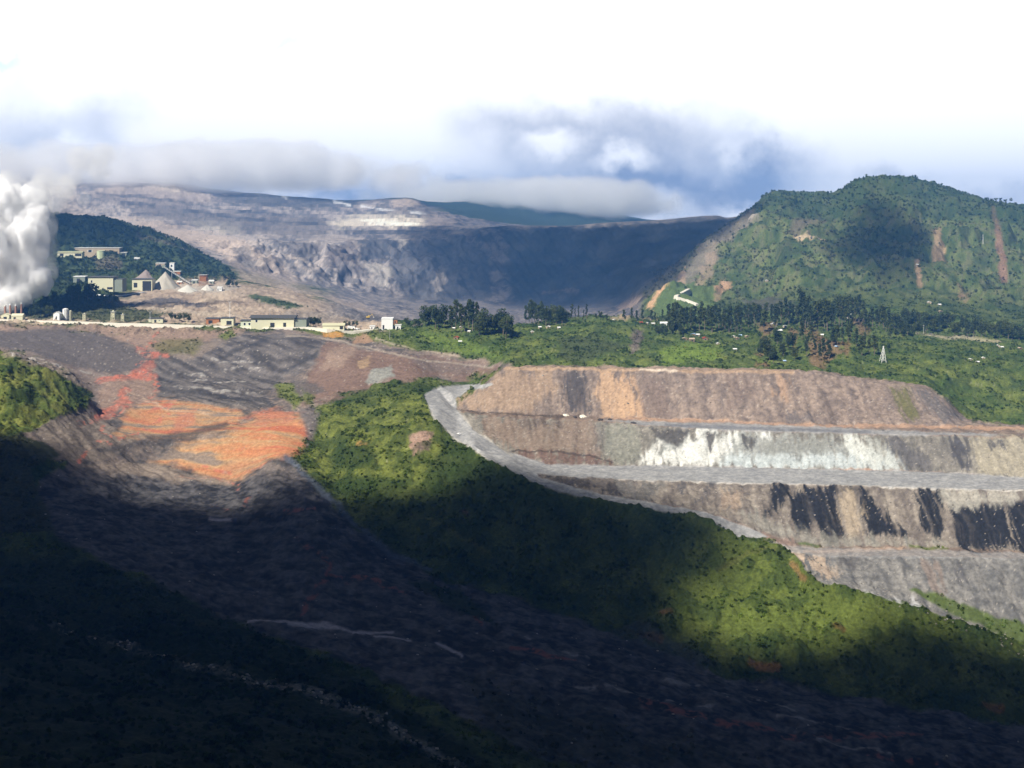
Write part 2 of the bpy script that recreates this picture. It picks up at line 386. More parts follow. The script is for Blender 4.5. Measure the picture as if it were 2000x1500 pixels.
def at(u, v):
    """first terrain point met by the sight line of bearing u, row v"""
    j = int(np.argmin(np.abs(colu - u)))
    k = np.nonzero(VISMIN[:, j] <= v)[0]
    i = int(k[0]) if len(k) else int(np.argmin(VISMIN[:, j]))
    if i > 0:
        a, b = VP[i - 1, j], VP[i, j]
        f = min(max((a - v) / (a - b), 0), 1) if a > b else 1.0
    else:
        f = 1.0
    y = Y0[i - 1, j] * (1 - f) + Y0[i, j] * f
    z = Z[i - 1, j] * (1 - f) + Z[i, j] * f
    return Vector(((u - 1000) / F * y, y, z))


def ground_z(x, y):
    u = 1000 + x / max(y, 1) * F
    j = int(np.argmin(np.abs(colu - u)))
    return float(np.interp(y, Y0[:, j], Z[:, j]))


# ------------------------------------------------------------------ what the ground is made of (albedo, with sun and shade put in at places)
col = np.zeros(X0.shape + (3,), np.float32)
veg = np.zeros(X0.shape, np.float32)      # how thickly scrub grows
wood = np.zeros(X0.shape, np.float32)     # how thickly forest grows
NA = fbm(X0 / 55, Y0 / 55, 5, 101)
NB = fbm(X0 / 16, Y0 / 16, 4, 111)
NCc = fbm(X0 / 5, Y0 / 5, 3, 121)
DS = fbm(X0 / 9 + .7 * NB, TT * .9, 4, 131)        # streaks running down a dump face
DS2 = fbm(X0 / 28 + .5 * NB, TT * .7, 3, 141)
RS = fbm(X0 / 70 + Z0 / 90 + NA, Z0 / 40, 4, 151)
DS3 = fbm(X0 / 3.2 + .8 * NB, TT * 1.3, 4, 161)
ANG = .9
FO = fbm((X0 * math.cos(ANG) + Y0 * math.sin(ANG)) / 9, (-X0 * math.sin(ANG) + Y0 * math.cos(ANG)) / 70, 4, 171)
RUN = fbm(X0 / 90, Y0 / 14 + .6 * NA, 3, 181)
VEIN = ridged(X0 / 14, Y0 / 22, 4, 191)
speck = rng.random(X0.shape).astype(np.float32)


def paint(m, c, k=1.0, vm=0.0, va=0.0):
    m = np.clip(m * k, 0, 1)[..., None]
    col[:] = col * (1 - m) + np.asarray(c, np.float32) * m
    if vm is not None:
        veg[:] = veg * (1 - m[..., 0]) + vm * m[..., 0]
    

def mixc(t, a, b):
    t = np.clip(t, 0, 1)[..., None]
    return np.array(a, np.float32) * (1 - t) + np.array(b, np.float32) * t


# vegetation everywhere to begin with
SCRUB = sstep(-.05, .30, fbm(X0 / 20, Y0 / 20, 4, 301) + .3 * NA)
col[:] = mixc(.5 + .9 * NA + .4 * NB, (.030, .048, .014), (.085, .105, .028))
veg[:] = .8
# vegetated ridge below the road
lit = pm([(1400,1060),(1530,1070),(1600,1135),(1800,1190),(1900,1260),(1700,1300),(1500,1260),(1300,1230),(1300,1120)], 6, 9, 40, 20)
paint(lit, (.100, .128, .026), .7, .6)  # sunlit patch put into the grass colour as a brighter green
ridge_u = pm([(600,800),(720,790),(830,760),(860,850),(900,890),(830,940),(640,930),(580,900),(620,850)], 6, 12, 12, 10)
paint(ridge_u * (NB * .9 + .75), (.130, .150, .034), .9, .45)
for p in ([(660,870),(700,862),(725,885),(730,905),(690,925),(640,900)], [(600,858),(650,850),(660,868),(600,880)], [(870,860),(960,900),(1060,950),(1180,990),(1100,1010),(960,960),(840,930)]):
    paint(pm(p, 6, 9, 8, 10), (.028, .045, .014), .85, 1.0)  # dark scrub; the last patch also has roadside shade put into its colour
paint(pm([(798,852),(828,842),(845,850),(838,872),(808,890),(800,872)], 6, 10, 3, 3), (.30, .20, .15), 1, 0)
paint(pm([(812,868),(845,862),(838,885),(815,892)], 6, 10, 3, 4), (.15, .11, .085), .9, 0)
paint(lm([(700,866),(712,868)], 5, 6, 9), (.30, .19, .06), .9, .2)
for p in ((1300,1195,10),(1270,1245,16),(1500,1300,18),(1480,1295,14),(1940,1380,16),(1640,1225,9),(905,1000,6)):
    paint(lm([(p[0] - p[2], p[1]), (p[0] + p[2], p[1] + 4)], p[2] * .5, 5, 9, 4, 5), (.16, .085, .03), .8, .6)
for pl in ([(800,1000),(900,1050),(1000,1110)], [(1400,1115),(1460,1085),(1520,1075)]):
    paint(lm(pl, 5, 6, 9, 4, 5), (.10, .105, .03), .6, .5)
paint(lm([(1545,1100),(1570,1125)], 6, 6, 9, 4, 5), (.20, .11, .05), .7, .2)
paint(SCRUB * (TT > 5.5) * (TT < 12.5), (.026, .045, .013), .62, 1.0)
# near hillside
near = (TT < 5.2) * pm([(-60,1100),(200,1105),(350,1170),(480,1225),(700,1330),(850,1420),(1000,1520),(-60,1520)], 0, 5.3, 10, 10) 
paint(near, (.012, .021, .006), .92, .9)  # dark scrub, coloured darker still to deepen the cloud shade
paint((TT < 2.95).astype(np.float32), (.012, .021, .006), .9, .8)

# tailings
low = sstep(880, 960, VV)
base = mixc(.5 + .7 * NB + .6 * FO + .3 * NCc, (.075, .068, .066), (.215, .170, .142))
basel = mixc(.38 + .9 * NB + .55 * gul - .2 + .5 * NCc, (.028, .029, .033), (.105, .100, .103))  # darker lower tailings, with some cloud shade put into the colour
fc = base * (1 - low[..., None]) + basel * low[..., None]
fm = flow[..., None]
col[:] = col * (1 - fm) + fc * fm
veg *= 1 - flow
G = flow
def fp(poly, c, k=1.0, soft=5, warp=7, vm=0.0, t0=3.2, t1=17.3):
    paint(pm(poly, t0, t1, soft, warp), c, k, vm)
def fl(pl, c, w=3, k=1.0, soft=2.5, warp=4, vm=0.0, t0=3.2, t1=17.3):
    paint(lm(pl, w, t0, t1, soft, warp), c, k, vm)
# upper bank, from left to right
fp([(-60,632),(300,640),(480,644),(400,690),(330,700),(250,665),(140,645),(-60,655)], (.27, .19, .145), .9)
fp([(-60,648),(120,642),(190,648),(230,670),(300,690),(290,715),(230,735),(120,720),(60,690),(-60,675)], (.105, .092, .088), .95)
fp([(-60,672),(60,690),(150,720),(240,735),(230,760),(190,775),(120,735),(-60,690)], (.20, .155, .13), .8)
gm = pm([(300,690),(420,660),(560,648),(650,662),(640,700),(560,740),(520,770),(540,800),(420,795),(300,780),(310,740)], 3.2, 17.3, 5, 7) * .92
col[:] = col * (1 - gm[..., None]) + mixc(.5 + 1.0 * FO + .4 * NB, (.060, .056, .056), (.155, .140, .132)) * gm[..., None]
fp([(330,690),(430,660),(470,650),(440,672),(360,706)], (.22, .175, .14), .7)
fp([(292,672),(330,660),(400,665),(380,690),(320,690)], (.115, .11, .04), .7, 5, 7, .5)
fp([(425,660),(450,645),(458,655),(440,668)], (.12, .14, .035), .9, 4, 5, .7)
fp([(555,645),(640,645),(750,650),(880,690),(1000,712),(960,718),(830,690),(720,668),(640,660)], (.24, .185, .15), .85)
fp([(640,665),(730,690),(860,700),(980,715),(940,745),(860,735),(760,745),(640,785),(590,790),(600,740)], (.175, .115, .090), .9)
fp([(650,680),(690,672),(700,685),(660,720),(620,730)], (.27, .195, .15), .8)
fp([(700,705),(722,698),(722,718),(700,725)], (.34, .235, .14), .8, 3, 3)
fp([(728,722),(765,716),(768,735),(735,748),(715,745)], (.24, .25, .225), .8, 3, 3)
fp([(560,735),(620,750),(640,770),(570,775)], (.10, .088, .082), .8)
fp([(800,700),(940,712),(930,735),(830,728)], (.145, .118, .105), .7)
fp([(538,752),(570,752),(590,780),(575,800),(545,770)], (.12, .14, .035), .9, 5, 6, .8)
fp([(590,760),(615,775),(612,792),(590,785)], (.10, .12, .035), .8, 4, 4, .7)
fp([(570,640),(640,642),(735,646),(880,688),(820,686),(700,660),(620,655)], (.10, .125, .03), .95, 3, 4, .8)
fp([(745,640),(830,640),(960,672),(1000,708),(900,690),(800,668)], (.10, .13, .028), 1, 3, 4, .8, 15, 17.6)
fp([(630,651),(672,652),(668,662),(632,660)], (.42, .22, .06), .95, 2.5, 3)
fp([(690,660),(715,655),(730,668),(690,672)], (.30, .19, .12), .9, 2.5, 3)
fl([(560,655),(640,662),(720,680),(800,700),(960,718)], (.32, .27, .22), 1.6, .75, 1.5, 2)
fl([(735,663),(800,680),(900,697)], (.40, .33, .26), 1.3, .75, 1.2, 2)
# pale seams in the grey slope
for s in ([(400,705),(460,708),(520,705)], [(380,742),(440,748),(500,744)], [(330,728),(400,735)], [(340,755),(420,762),(520,768)], [(430,722),(520,718)], [(60,700),(150,722),(220,742)], [(20,694),(90,712)]):
    paint(lm(s, 1.2, 3.2, 17.3, 1.6, 10, 4) * sstep(-.15, .25, NB + .5 * NCc), (.42, .40, .37), .7, 0)
# dark seams
for s in ([(310,760),(420,772),(520,785),(545,800)], [(300,738),(330,745)], [(430,700),(470,680),(520,665)], [(560,725),(620,690)]):
    fl(s, (.045, .045, .05), 4, .7, 3.5, 7)
# the rusty runs
def mixv(v):
    return mixc(sstep(.05, .5, v), (.28, .18, .135), (.42, .135, .090))
def mound(poly, soft, shift, k=.95):
    m_ = pm(poly, 3.2, 17.3, soft, soft + 2, 6)[..., None] * k
    t_ = np.clip(.45 + .75 * RUN + .12 * NB + shift, 0, 1)[..., None]
    a_, b_, c_, d_ = (np.array(x, np.float32) for x in ((.24, .185, .145), (.43, .26, .135), (.45, .205, .098), (.44, .145, .078)))
    r_ = np.where(t_ < .3, a_ + (b_ - a_) * t_ / .3, np.where(t_ < .65, b_ + (c_ - b_) * (t_ - .3) / .35, c_ + (d_ - c_) * (t_ - .65) / .35))
    col[:] = col * (1 - m_) + r_ * m_
RED, ORG, OCH = (.40, .16, .10), (.38, .215, .125), (.38, .265, .165)
fp([(60,845),(150,800),(200,830),(300,850),(200,900),(140,905),(110,880)], (.17, .14, .115), .8)
fp([(200,745),(300,735),(310,790),(250,800),(190,800)], (.25, .175, .135), .8)
mound([(225,850),(250,800),(320,780),(420,790),(475,812),(440,850),(300,862)], 7, -.05, .85)
mound([(300,905),(360,872),(470,828),(540,800),(585,815),(602,850),(582,885),(540,892),(465,935),(430,940),(370,920)], 11, (UU - 470) / 420 + .08)
fp([(335,845),(350,808),(385,800),(378,825),(345,850)], RED, .7, 6, 8)
fp([(530,800),(558,798),(575,815),(560,826),(490,830)], RED, .7, 7, 8)
fp([(430,905),(520,888),(500,915),(445,940)], (.34, .19, .11), .6, 8)
for k in range(6):                                      # thin runs fanning down the rusty mound
    a0 = rng.uniform(540, 600), rng.uniform(800, 885)
    a1 = a0[0] - rng.uniform(110, 250), a0[1] + rng.uniform(10, 60) + (845 - a0[1]) * .2
    am = ((a0[0] + a1[0]) / 2, (a0[1] + a1[1]) / 2 - rng.uniform(0, 14))
    fl([a0, am, a1], [(.44, .14, .075), (.40, .27, .14), (.26, .17, .11)][k % 3], 1.3, .5, 2.5, 6)
for s in ([(300,655),(290,690),(330,695)], [(275,680),(300,690)], [(262,676),(285,692),(300,695)], [(295,705),(270,715),(285,725),(245,735),(190,745)], [(285,722),(300,735)], [(310,740),(303,765),(290,775)],
          [(245,755),(235,775),(250,785),(215,800),(190,818)], [(255,790),(225,812)], [(150,830),(195,825),(200,845),(215,858)], [(235,860),(300,830),(320,815)], [(300,800),(340,790),(335,810)], [(195,862),(215,868)], [(240,735),(300,740)], [(340,930),(420,935),(460,945)], [(180,880),(150,900)], [(400,912),(470,930)]):
    paint(lm(s, 3.2, 3.2, 17.3, 3.0, 10, 4) * sstep(-.3, .15, NB + .7 * NCc), mixv(VEIN), .85, 0)
fp([(275,718),(300,702),(302,714),(284,732),(302,735),(292,744),(240,740),(192,749),(205,740),(250,728)], (.42, .13, .085), .5, 4, 9)
fp([(240,755),(252,757),(246,775),(258,788),(220,808),(190,820),(200,805),(232,783)], (.42, .13, .085), .5, 4, 9)
for s in ([(290,858),(360,850),(440,830)], [(200,880),(290,868),(380,858)]):
    fl(s, (.06, .055, .055), 6, .8, 5, 7)
fp([(140,905),(230,905),(330,912),(420,935),(470,948),(330,940),(210,925)], (.25, .20, .16), .8)
fp([(585,800),(625,810),(618,845),(600,875),(600,840)], (.125, .11, .105), .8)
fl([(250,765),(330,800),(410,808)], (.48, .36, .27), 1.6, .5, 2, 6)
for s in ([(575,1055),(620,1075),(645,1105),(640,1130),(600,1180),(580,1208)], [(640,1125),(720,1135),(790,1162)], [(420,990),(445,1000)], [(460,950),(480,985)], [(560,1000),(620,990)], [(920,1195),(935,1220)], [(1250,1370),(1350,1395),(1450,1420),(1560,1445)], [(1500,1440),(1700,1440),(1800,1438)], [(1000,1265),(1120,1290)], [(1700,1470),(1850,1500)]):
    paint(lm(s, 4.0, 3.2, 7, 3, 14, 5) * sstep(-.15, .25, NB + .6 * NCc), (.24, .085, .065), .75, 0)
for s in ([(480,1216),(560,1216),(640,1222),(690,1235)], [(560,1220),(660,1228)], [(735,1245),(800,1252)], [(690,1238),(770,1235)], [(850,1255),(885,1268),(905,1280)], [(410,1014),(450,1018)]):
    paint(lm(s, 2.6, 3.2, 7, 2.2, 6, 4), (.36, .33, .35), .95, 0)
fl([(560,895),(620,950),(700,1030),(760,1080),(840,1110)], (.075, .09, .12), 5, .8, 4, 5, 0, 5, 8)
fp([(800,1140),(900,1150),(940,1190),(970,1225),(900,1200)], (.03, .042, .016), .9, 6, 8, .7, 3.2, 7)
fp([(1250,1210),(1400,1300),(1320,1300),(1180,1235)], (.05, .055, .06), .6, 6, 8, 0, 3.2, 7)
for s in ([(1040,1250),(1160,1290)], [(1100,1330),(1400,1385)], [(1300,1330),(1480,1370),(1560,1395)], [(1520,1400),(1700,1430)], [(1600,1450),(1750,1470)]):
    paint(lm(s, 2.2, 3.2, 7, 2.2, 16, 5) * sstep(-.2, .2, NB + .5 * NCc), (.26, .245, .24), .7, 0)
fp([(900,1320),(1300,1440),(1500,1500),(1000,1500)], (.030, .036, .018), .55, 25, 20, .5, 3, 6)
fp([(-60,1070),(120,1090),(300,1140),(400,1195),(460,1230),(250,1200),(-60,1160)], (.030, .042, .018), .8, 12, 12, .8, 3, 7)
# the pale boulder stream at the foot of the near hill
strm = lm([(-20,1195),(40,1215),(140,1240),(260,1265),(330,1290),(430,1315),(500,1330),(580,1345),(680,1380),(760,1420),(830,1460),(900,1500)], 9, 2.5, 5, 6, 9, 5) * sstep(60, 700, UU + 250 * (NB > .1))
paint(strm * (NCc + .15 > 0), (.15, .15, .14), .8, .1)
# left spurs
col[:] = col * (1 - leftgrass[..., None]) + mixc(.5 + 1.1 * NB, (.07, .095, .022), (.155, .165, .040)) * leftgrass[..., None]
veg[:] = np.maximum(veg, leftgrass * .6)
for p in ([(0,770),(50,752),(80,775),(60,790),(10,790)], [(125,765),(160,755),(175,790),(140,800)], [(0,715),(30,700),(40,725),(5,735)]):
    paint(pm(p, 6.5, 12.3, 4, 8), (.038, .06, .016), .85, 1.0)
col[:] = col * (1 - leftdark[..., None]) + np.array((.045, .05, .026), np.float32) * leftdark[..., None]  # shaded spur: its shade is put into this duller green

# the waste dump: bench faces
topf, midf, lowf, basf = ((TT > a) & (TT <= b) for a, b in ((13.97, 15.6), (12.0, 12.97), (10.0, 10.97), (8.0, 9.0)))
dcol = np.zeros_like(col)
dcol[:] = mixc(.5 + .9 * DS + .35 * NB, (.150, .118, .098), (.275, .205, .158))
t = topf[..., None]
def face(m, lo, hi):
    dcol[m] = mixc(.5 + .75 * DS + .30 * DS3 + .45 * NB + .3 * NCc, lo, hi)[m]
face(topf, (.150, .120, .104), (.265, .205, .165))
face(midf, (.150, .140, .120), (.270, .245, .205))
face(lowf, (.140, .120, .105), (.260, .225, .185))
face(basf, (.110, .110, .110), (.215, .205, .190))
dm = dumpm[..., None]
col[:] = col * (1 - dm) + dcol * dm
veg *= 1 - dumpm
def fa(poly, c, k=.9, soft=4, warp=5, f=None, fine=4):
    paint(pm(poly, 8, 15.8, soft + 3, warp + 9, fine + 9, DS, DS3) * np.clip(1.0 + .5 * DS3, 0, 1), c, k, 0)
fa([(900,790),(985,722),(1060,722),(1090,760),(1040,800),(950,803)], (.285, .205, .145), .8)
fa([(1095,728),(1150,728),(1152,806),(1105,806),(1100,770)], (.060, .057, .060))
fa([(1175,726),(1200,726),(1260,815),(1180,812),(1160,770)], (.40, .265, .165), .8)
fa([(1205,728),(1238,730),(1258,812),(1225,810)], (.42, .275, .17), .75)
fa([(1245,735),(1300,740),(1310,815),(1262,812)], (.165, .125, .105), .8)
fa([(1420,735),(1470,735),(1470,780),(1430,790)], (.165, .125, .105), .6)
fa([(1520,730),(1545,735),(1535,775),(1515,770)], (.34, .22, .14), .6)
fa([(1745,760),(1770,765),(1800,815),(1770,818),(1750,785)], (.105, .105, .040), .85)
fa([(1790,760),(1830,770),(1880,815),(1850,822),(1810,800)], (.105, .10, .10), .8)
fa([(1535,812),(1590,812),(1590,822),(1535,822)], (.12, .105, .10), .8, 2, 2)
paint(lm([(985,719),(1300,723),(1550,726)], 3, 14.5, 16, 2, 2), (.36, .25, .165), .8)
paint(lm([(1250,722),(1320,724)], 2.5, 14.5, 16, 2, 2), (.55, .47, .38), .8)
paint(lm([(1200,818),(1400,823),(1600,832),(1750,832),(2030,838)], 3, 13.5, 15, 2, 2), (.42, .27, .18), .85)
# second face
fa([(930,812),(1160,820),(1180,880),(1170,895),(1020,885),(950,850)], (.205, .150, .115), .8)
fa([(1010,818),(1090,820),(1100,830),(1020,835)], (.09, .075, .068), .7)
fa([(1165,832),(1180,832),(1190,880),(1160,880)], (.10, .095, .092), .6)
fa([(1180,832),(1260,838),(1250,905),(1200,905),(1175,880)], (.185, .19, .155), .6)
fa([(1275,838),(1350,838),(1330,880),(1290,862),(1265,880)], (.115, .11, .098), .8)
fa([(1375,842),(1490,845),(1480,870),(1420,860),(1370,880)], (.185, .185, .155), .5)
fa([(1250,905),(1290,865),(1380,842),(1500,846),(1640,852),(1720,880),(1765,918),(1500,914)], (.30, .315, .30), .75, 10, 10)
for p in ([(1240,908),(1275,865),(1300,858),(1290,885),(1330,870),(1365,840),(1378,840),(1380,880),(1400,912)], [(1400,842),(1440,845),(1430,880),(1385,912),(1380,890)]):
    fa(p, (.56, .56, .52), .9, 6, 6, None, 6)
fa([(1480,848),(1520,848),(1510,862),(1480,856)], (.62, .63, .60), .8)
fa([(1420,890),(1600,880),(1760,890),(1770,918),(1500,915),(1400,914)], (.42, .46, .46), .75)
fa([(1630,850),(1670,850),(1710,880),(1740,905),(1690,912),(1660,880)], (.50, .51, .47), .8)
fa([(1670,848),(1720,850),(1762,915),(1730,915),(1700,880)], (.36, .37, .34), .6)
fa([(1725,855),(1780,855),(1830,920),(1770,918)], (.085, .082, .085), .85)
fa([(1780,855),(1850,855),(1880,870),(1890,920),(1850,920)], (.13, .12, .11), .6)
fa([(1845,855),(1870,858),(1900,918),(1880,920)], (.05, .05, .058), .85)
fa([(1885,858),(1905,860),(1905,880),(1890,885)], (.08, .078, .08), .85)
fa([(1900,855),(2100,850),(2100,940),(1910,925)], (.31, .275, .205), .8)
fa([(1935,860),(1950,860),(1955,872),(1940,870)], (.06, .06, .068), .8, 3, 3)
for p in ([(1275,842),(1345,842),(1325,872),(1292,860)], [(1380,848),(1396,848),(1388,878)], [(1446,852),(1480,852),(1470,882),(1455,872)]):
    fa(p, (.075, .07, .066), .92, 1, -3, None, -3)
fa([(1490,862),(1620,856),(1640,880),(1500,886)], (.185, .185, .165), .8)
# the dug toe left of the second road
fa([(1000,882),(1150,888),(1195,900),(1195,908),(1080,905),(1020,895)], (.145, .095, .078), .9, 3, 3)
paint(lm([(1000,880),(1080,884),(1150,888),(1195,902)], 1.6, 11.5, 13, 1.2, 2), (.05, .038, .034), .85)
paint(lm([(890,803),(960,806),(1040,812),(1100,815)], 1.4, 12.5, 15, 1.2, 2), (.07, .055, .048), .8)
# berms on the second road
paint(lm([(1200,914),(1500,920),(1700,928),(2030,945)], 5, 10.8, 12.6, 4, 3), (.34, .265, .205), .75)
paint(pm([(1190,909),(1500,914),(1800,920),(2010,935),(2010,944),(1800,932),(1500,926),(1190,919)], 10.6, 12.7, 2, 1.5, 2), (.36, .28, .215), .85)
paint(lm([(1640,918),(1740,922)], 3, 10.8, 12.6, 2, 3), (.46, .25, .15), .7)
paint(lm([(1200,935),(1400,942),(1600,946),(2030,960)], 1.5, 10.8, 12.2, 1.3, 2), (.55, .53, .48), .7)
# third face
for p in ([(1060,930),(1130,934),(1175,957),(1100,944)], [(1185,939),(1235,942),(1215,974),(1180,962)], [(1255,944),(1290,946),(1250,986),(1225,976)]):
    fa(p, (.050, .047, .048), .92, 1, -3, None, -3)
fa([(1060,930),(1200,938),(1240,950),(1200,960),(1090,945)], (.075, .068, .066), .7)
fa([(1200,940),(1290,945),(1270,985),(1220,975)], (.16, .15, .135), .7)
for p in ([(1385,942),(1396,942),(1375,975),(1362,980)], [(1320,945),(1345,945),(1330,965)]):
    fa(p, (.05, .05, .058), .8)
BLK = (.020, .022, .027)
for p in ([(1505,955),(1540,945),(1545,960),(1520,1000),(1490,1010),(1500,980)], [(1550,960),(1600,950),(1630,955),(1640,1000),(1650,1045),(1620,1065),(1600,1030),(1560,1040),(1540,1000)],
          [(1670,955),(1695,958),(1720,1000),(1770,1050),(1700,1040),(1680,1000)], [(1790,960),(1835,955),(1845,1000),(1835,1050),(1800,1030),(1800,990)], [(1860,990),(1920,975),(1960,985),(1970,1040),(1960,1075),(1870,1070),(1855,1030)], [(1965,975),(2030,970),(2030,1080),(1985,1070)], [(1610,950),(1690,955),(1680,965),(1620,965)]):
    fa(p, BLK, 1.0, 4, 5, None, 8)
    paint(pm(p, 8, 15.8, 7, 10, 12, DS, DS3) * np.clip(1 + .4 * DS3, 0, 1), BLK, .5, 0)
fa([(1640,955),(1668,960),(1680,1040),(1660,1050),(1645,1000)], (.34, .275, .20), .8)
fa([(1410,960),(1460,955),(1440,1000),(1400,990)], (.29, .215, .155), .6)
fa([(1840,958),(2060,960),(2060,975),(1940,985),(1860,990),(1845,980)], (.33, .31, .265), .8)
fa([(1440,1000),(1490,1005),(1560,1040),(1700,1055),(1860,1060),(1560,1066),(1480,1036)], (.225, .215, .185), .7)
fa([(1480,1040),(1560,1055),(1540,1070),(1500,1055)], (.21, .145, .12), .8)
paint(lm([(1560,1062),(1600,1066)], 2.5, 8.6, 10.5, 2, 3), (.08, .11, .03), .8, .6)
paint(lm([(1780,1068),(1850,1072)], 2.5, 8.6, 10.5, 2, 3), (.10, .13, .03), .8, .6)
paint(lm([(1570,1078),(1700,1074),(1760,1072)], 3, 8.4, 10.5, 2, 3), (.46, .32, .23), .75)
# fourth face
fa([(1545,1078),(1620,1090),(1640,1120),(1600,1125)], (.38, .29, .215), .8)
fa([(1640,1088),(1680,1088),(1670,1105),(1650,1102)], (.07, .068, .07), .8)
fa([(1855,1095),(1880,1100),(1890,1140),(1870,1135)], (.06, .06, .068), .7)
fa([(1700,1160),(1790,1185),(1790,1195),(1720,1170)], (.42, .42, .42), .7, 4, 6)
fa([(1800,1100),(1830,1100),(1840,1160),(1815,1150)], (.20, .15, .125), .6)
paint(pm([(1765,1145),(1790,1150),(2030,1230),(2030,1275),(1860,1200)], 7.5, 9, 3, 4), (.07, .10, .025), .9, .7)
# roads
rc = mixc(.5 + .8 * NB + .4 * NCc, (.25, .25, .25), (.34, .335, .325))
col[:] = col * (1 - roadall[..., None]) + rc * roadall[..., None]
veg *= 1 - roadall
paint(lm([(832,790),(850,818),(885,855),(950,895)], 2, 7.7, 10, 1.5, 1), (.40, .38, .34), .7)
paint(lm([(893,800),(930,842),(1000,890)], 2, 9, 14, 2, 2), (.36, .33, .28), .6)
paint(lm([(1300,830),(1500,838),(1700,844)], 3, 12.5, 14, 2, 1), (.14, .145, .16), .6)

# village ridge and the green slope behind the dump
vs = ((TT > 15.5) & (TT < 18.6)) * sstep(740, 800, UU) * (1 - flow) * (1 - dumpm) * (1 - roadall)
col[:] = col * (1 - vs[..., None]) + mixc(.5 + 1.0 * NA + .6 * NB, (.055, .085, .022), (.125, .150, .036)) * vs[..., None]
veg[:] = veg * (1 - vs) + .55 * vs
paint(SCRUB * vs, (.034, .058, .020), .6, .9)
def vp(poly, c, k=.9, soft=5, warp=7, vm=.4):
    paint(pm(poly, 15.5, 19.2, soft, warp), c, k, vm)
vp([(800,650),(900,655),(960,690),(1000,705),(900,690)], (.115, .165, .032), .7)
vp([(1280,690),(1340,668),(1420,680),(1400,700),(1300,715)], (.13, .185, .030), .8)
vp([(1100,660),(1160,650),(1220,680),(1140,712),(1090,700)], (.055, .07, .032), .8, 6, 8, 1.0)
vp([(1235,650),(1258,648),(1248,680),(1232,690)], (.13, .10, .095), .8, 4, 4)
vp([(810,632),(830,632),(800,640)], (.17, .13, .12), .8, 3, 3)
for p in ([(1480,635),(1510,635),(1505,660),(1490,665)], [(1565,640),(1595,640),(1600,655),(1575,660)], [(1580,670),(1600,660),(1640,670),(1640,690),(1620,715),(1590,720),(1580,700)], [(1470,715),(1500,710),(1500,722),(1475,722)], [(1660,620),(1690,625),(1700,650),(1680,650)], [(1645,680),(1660,675),(1655,700)], [(1475,690),(1490,692),(1485,700)], [(1540,640),(1560,660),(1550,680)]):
    vp(p, (.22, .125, .075), .65, 5, 9, .35)
paint(lm([(1790,650),(1850,660),(1960,668),(2030,665)], 1.5, 16.5, 19, 1.5, 2), (.40, .34, .24), .7, 0)
paint(lm([(1195,624),(1300,628)], 1.5, 16.5, 19, 1.5, 2), (.36, .26, .19), .7, 0)

# plant ground
pl = plant * (1 - flow)
col[:] = col * (1 - pl[..., None]) + mixc(.5 + .9 * NA + .5 * NB, (.27, .205, .155), (.44, .35, .26)) * pl[..., None]
veg *= 1 - pl
def pp(poly, c, k=.9, soft=4, warp=5, vm=0.0):
    paint(pm(poly, 16.8, 23, soft, warp), c, k, vm)
pp([(-20,620),(-20,596),(60,600),(110,590),(180,585),(250,600),(330,612),(300,630),(100,626)], (.045, .06, .022), .9, 4, 6, .9)
pp([(240,592),(290,585),(330,580),(400,596),(420,602),(320,596)], (.095, .088, .09), .95)
pp([(180,565),(260,575),(250,585),(190,582)], (.08, .085, .05), .7)
pp([(480,576),(510,577),(570,592),(600,600),(560,603),(500,588)], (.055, .085, .035), .95, 3, 3, .9)
pp([(330,560),(420,555),(470,560),(440,572),(340,570)], (.42, .38, .32), .7)
pp([(560,608),(640,612),(700,632),(640,632),(540,622)], (.20, .175, .155), .7)
pp([(240,598),(330,600),(420,610),(480,620),(440,622),(330,612)], (.40, .33, .25), .7)
# wooded hill on the left
lh = lefthill
col[:] = col * (1 - lh[..., None]) + mixc(.5 + 1.0 * NB, (.020, .036, .018), (.055, .075, .032)) * lh[..., None]
wood[:] = np.maximum(wood, lh)
veg *= 1 - lh * .6
paint(pm([(185,505),(230,510),(240,530),(190,530)], 19, 22.3, 4, 5), (.14, .115, .085), .6, 0)
paint(lm([(270,462),(330,478),(370,490)], 3, 20, 22.4, 3, 5), (.17, .15, .12), .6, 0)
# right mountain
mt = mount.astype(np.float32)
col[:] = col * (1 - mt[..., None]) + mixc(.5 + .9 * NA + .7 * NB, (.052, .078, .026), (.130, .150, .052)) * mt[..., None]
paint(mt * sstep(.0, .5, NB + .4 * NA) , (.105, .098, .062), .55, None)
paint(mt * sstep(.1, .5, fbm(X0 / 45, Y0 / 45, 4, 311)), (.030, .045, .022), .55, None)
veg *= 1 - mt * .4
wood[:] = np.maximum(wood, mt * np.clip(.55 + .8 * NA, .15, 1))
def mp(poly, c, k=.9, soft=4, warp=6, t0=18.4, t1=22.8):
    m_ = pm(poly, t0, t1, soft, warp)
    paint(m_, c, k, 0)
    wood[:] = wood * (1 - m_ * k)
mp([(1265,600),(1320,545),(1345,525),(1400,560),(1390,610),(1300,620)], (.085, .125, .040), .85)
mp([(1262,605),(1290,575),(1310,550),(1338,520),(1340,530),(1318,555),(1298,580),(1275,605)], (.46, .29, .16), .95, 2, 3)
mp([(1320,540),(1400,460),(1470,415),(1480,440),(1420,480),(1360,525)], (.21, .175, .14), .75)
mp([(1350,545),(1365,520),(1380,500),(1400,490),(1390,520),(1365,545)], (.27, .20, .14), .6)
mp([(1395,555),(1415,520),(1430,540),(1400,560)], (.36, .23, .14), .9, 3, 4)
mp([(1395,560),(1408,560),(1405,590),(1395,580)], (.30, .21, .13), .6, 3, 4)
mp([(1460,445),(1478,428),(1478,440)], (.40, .35, .28), .8, 3, 3)
mp([(1540,465),(1600,415),(1620,425),(1610,460),(1560,475)], (.13, .10, .075), .6, 6)
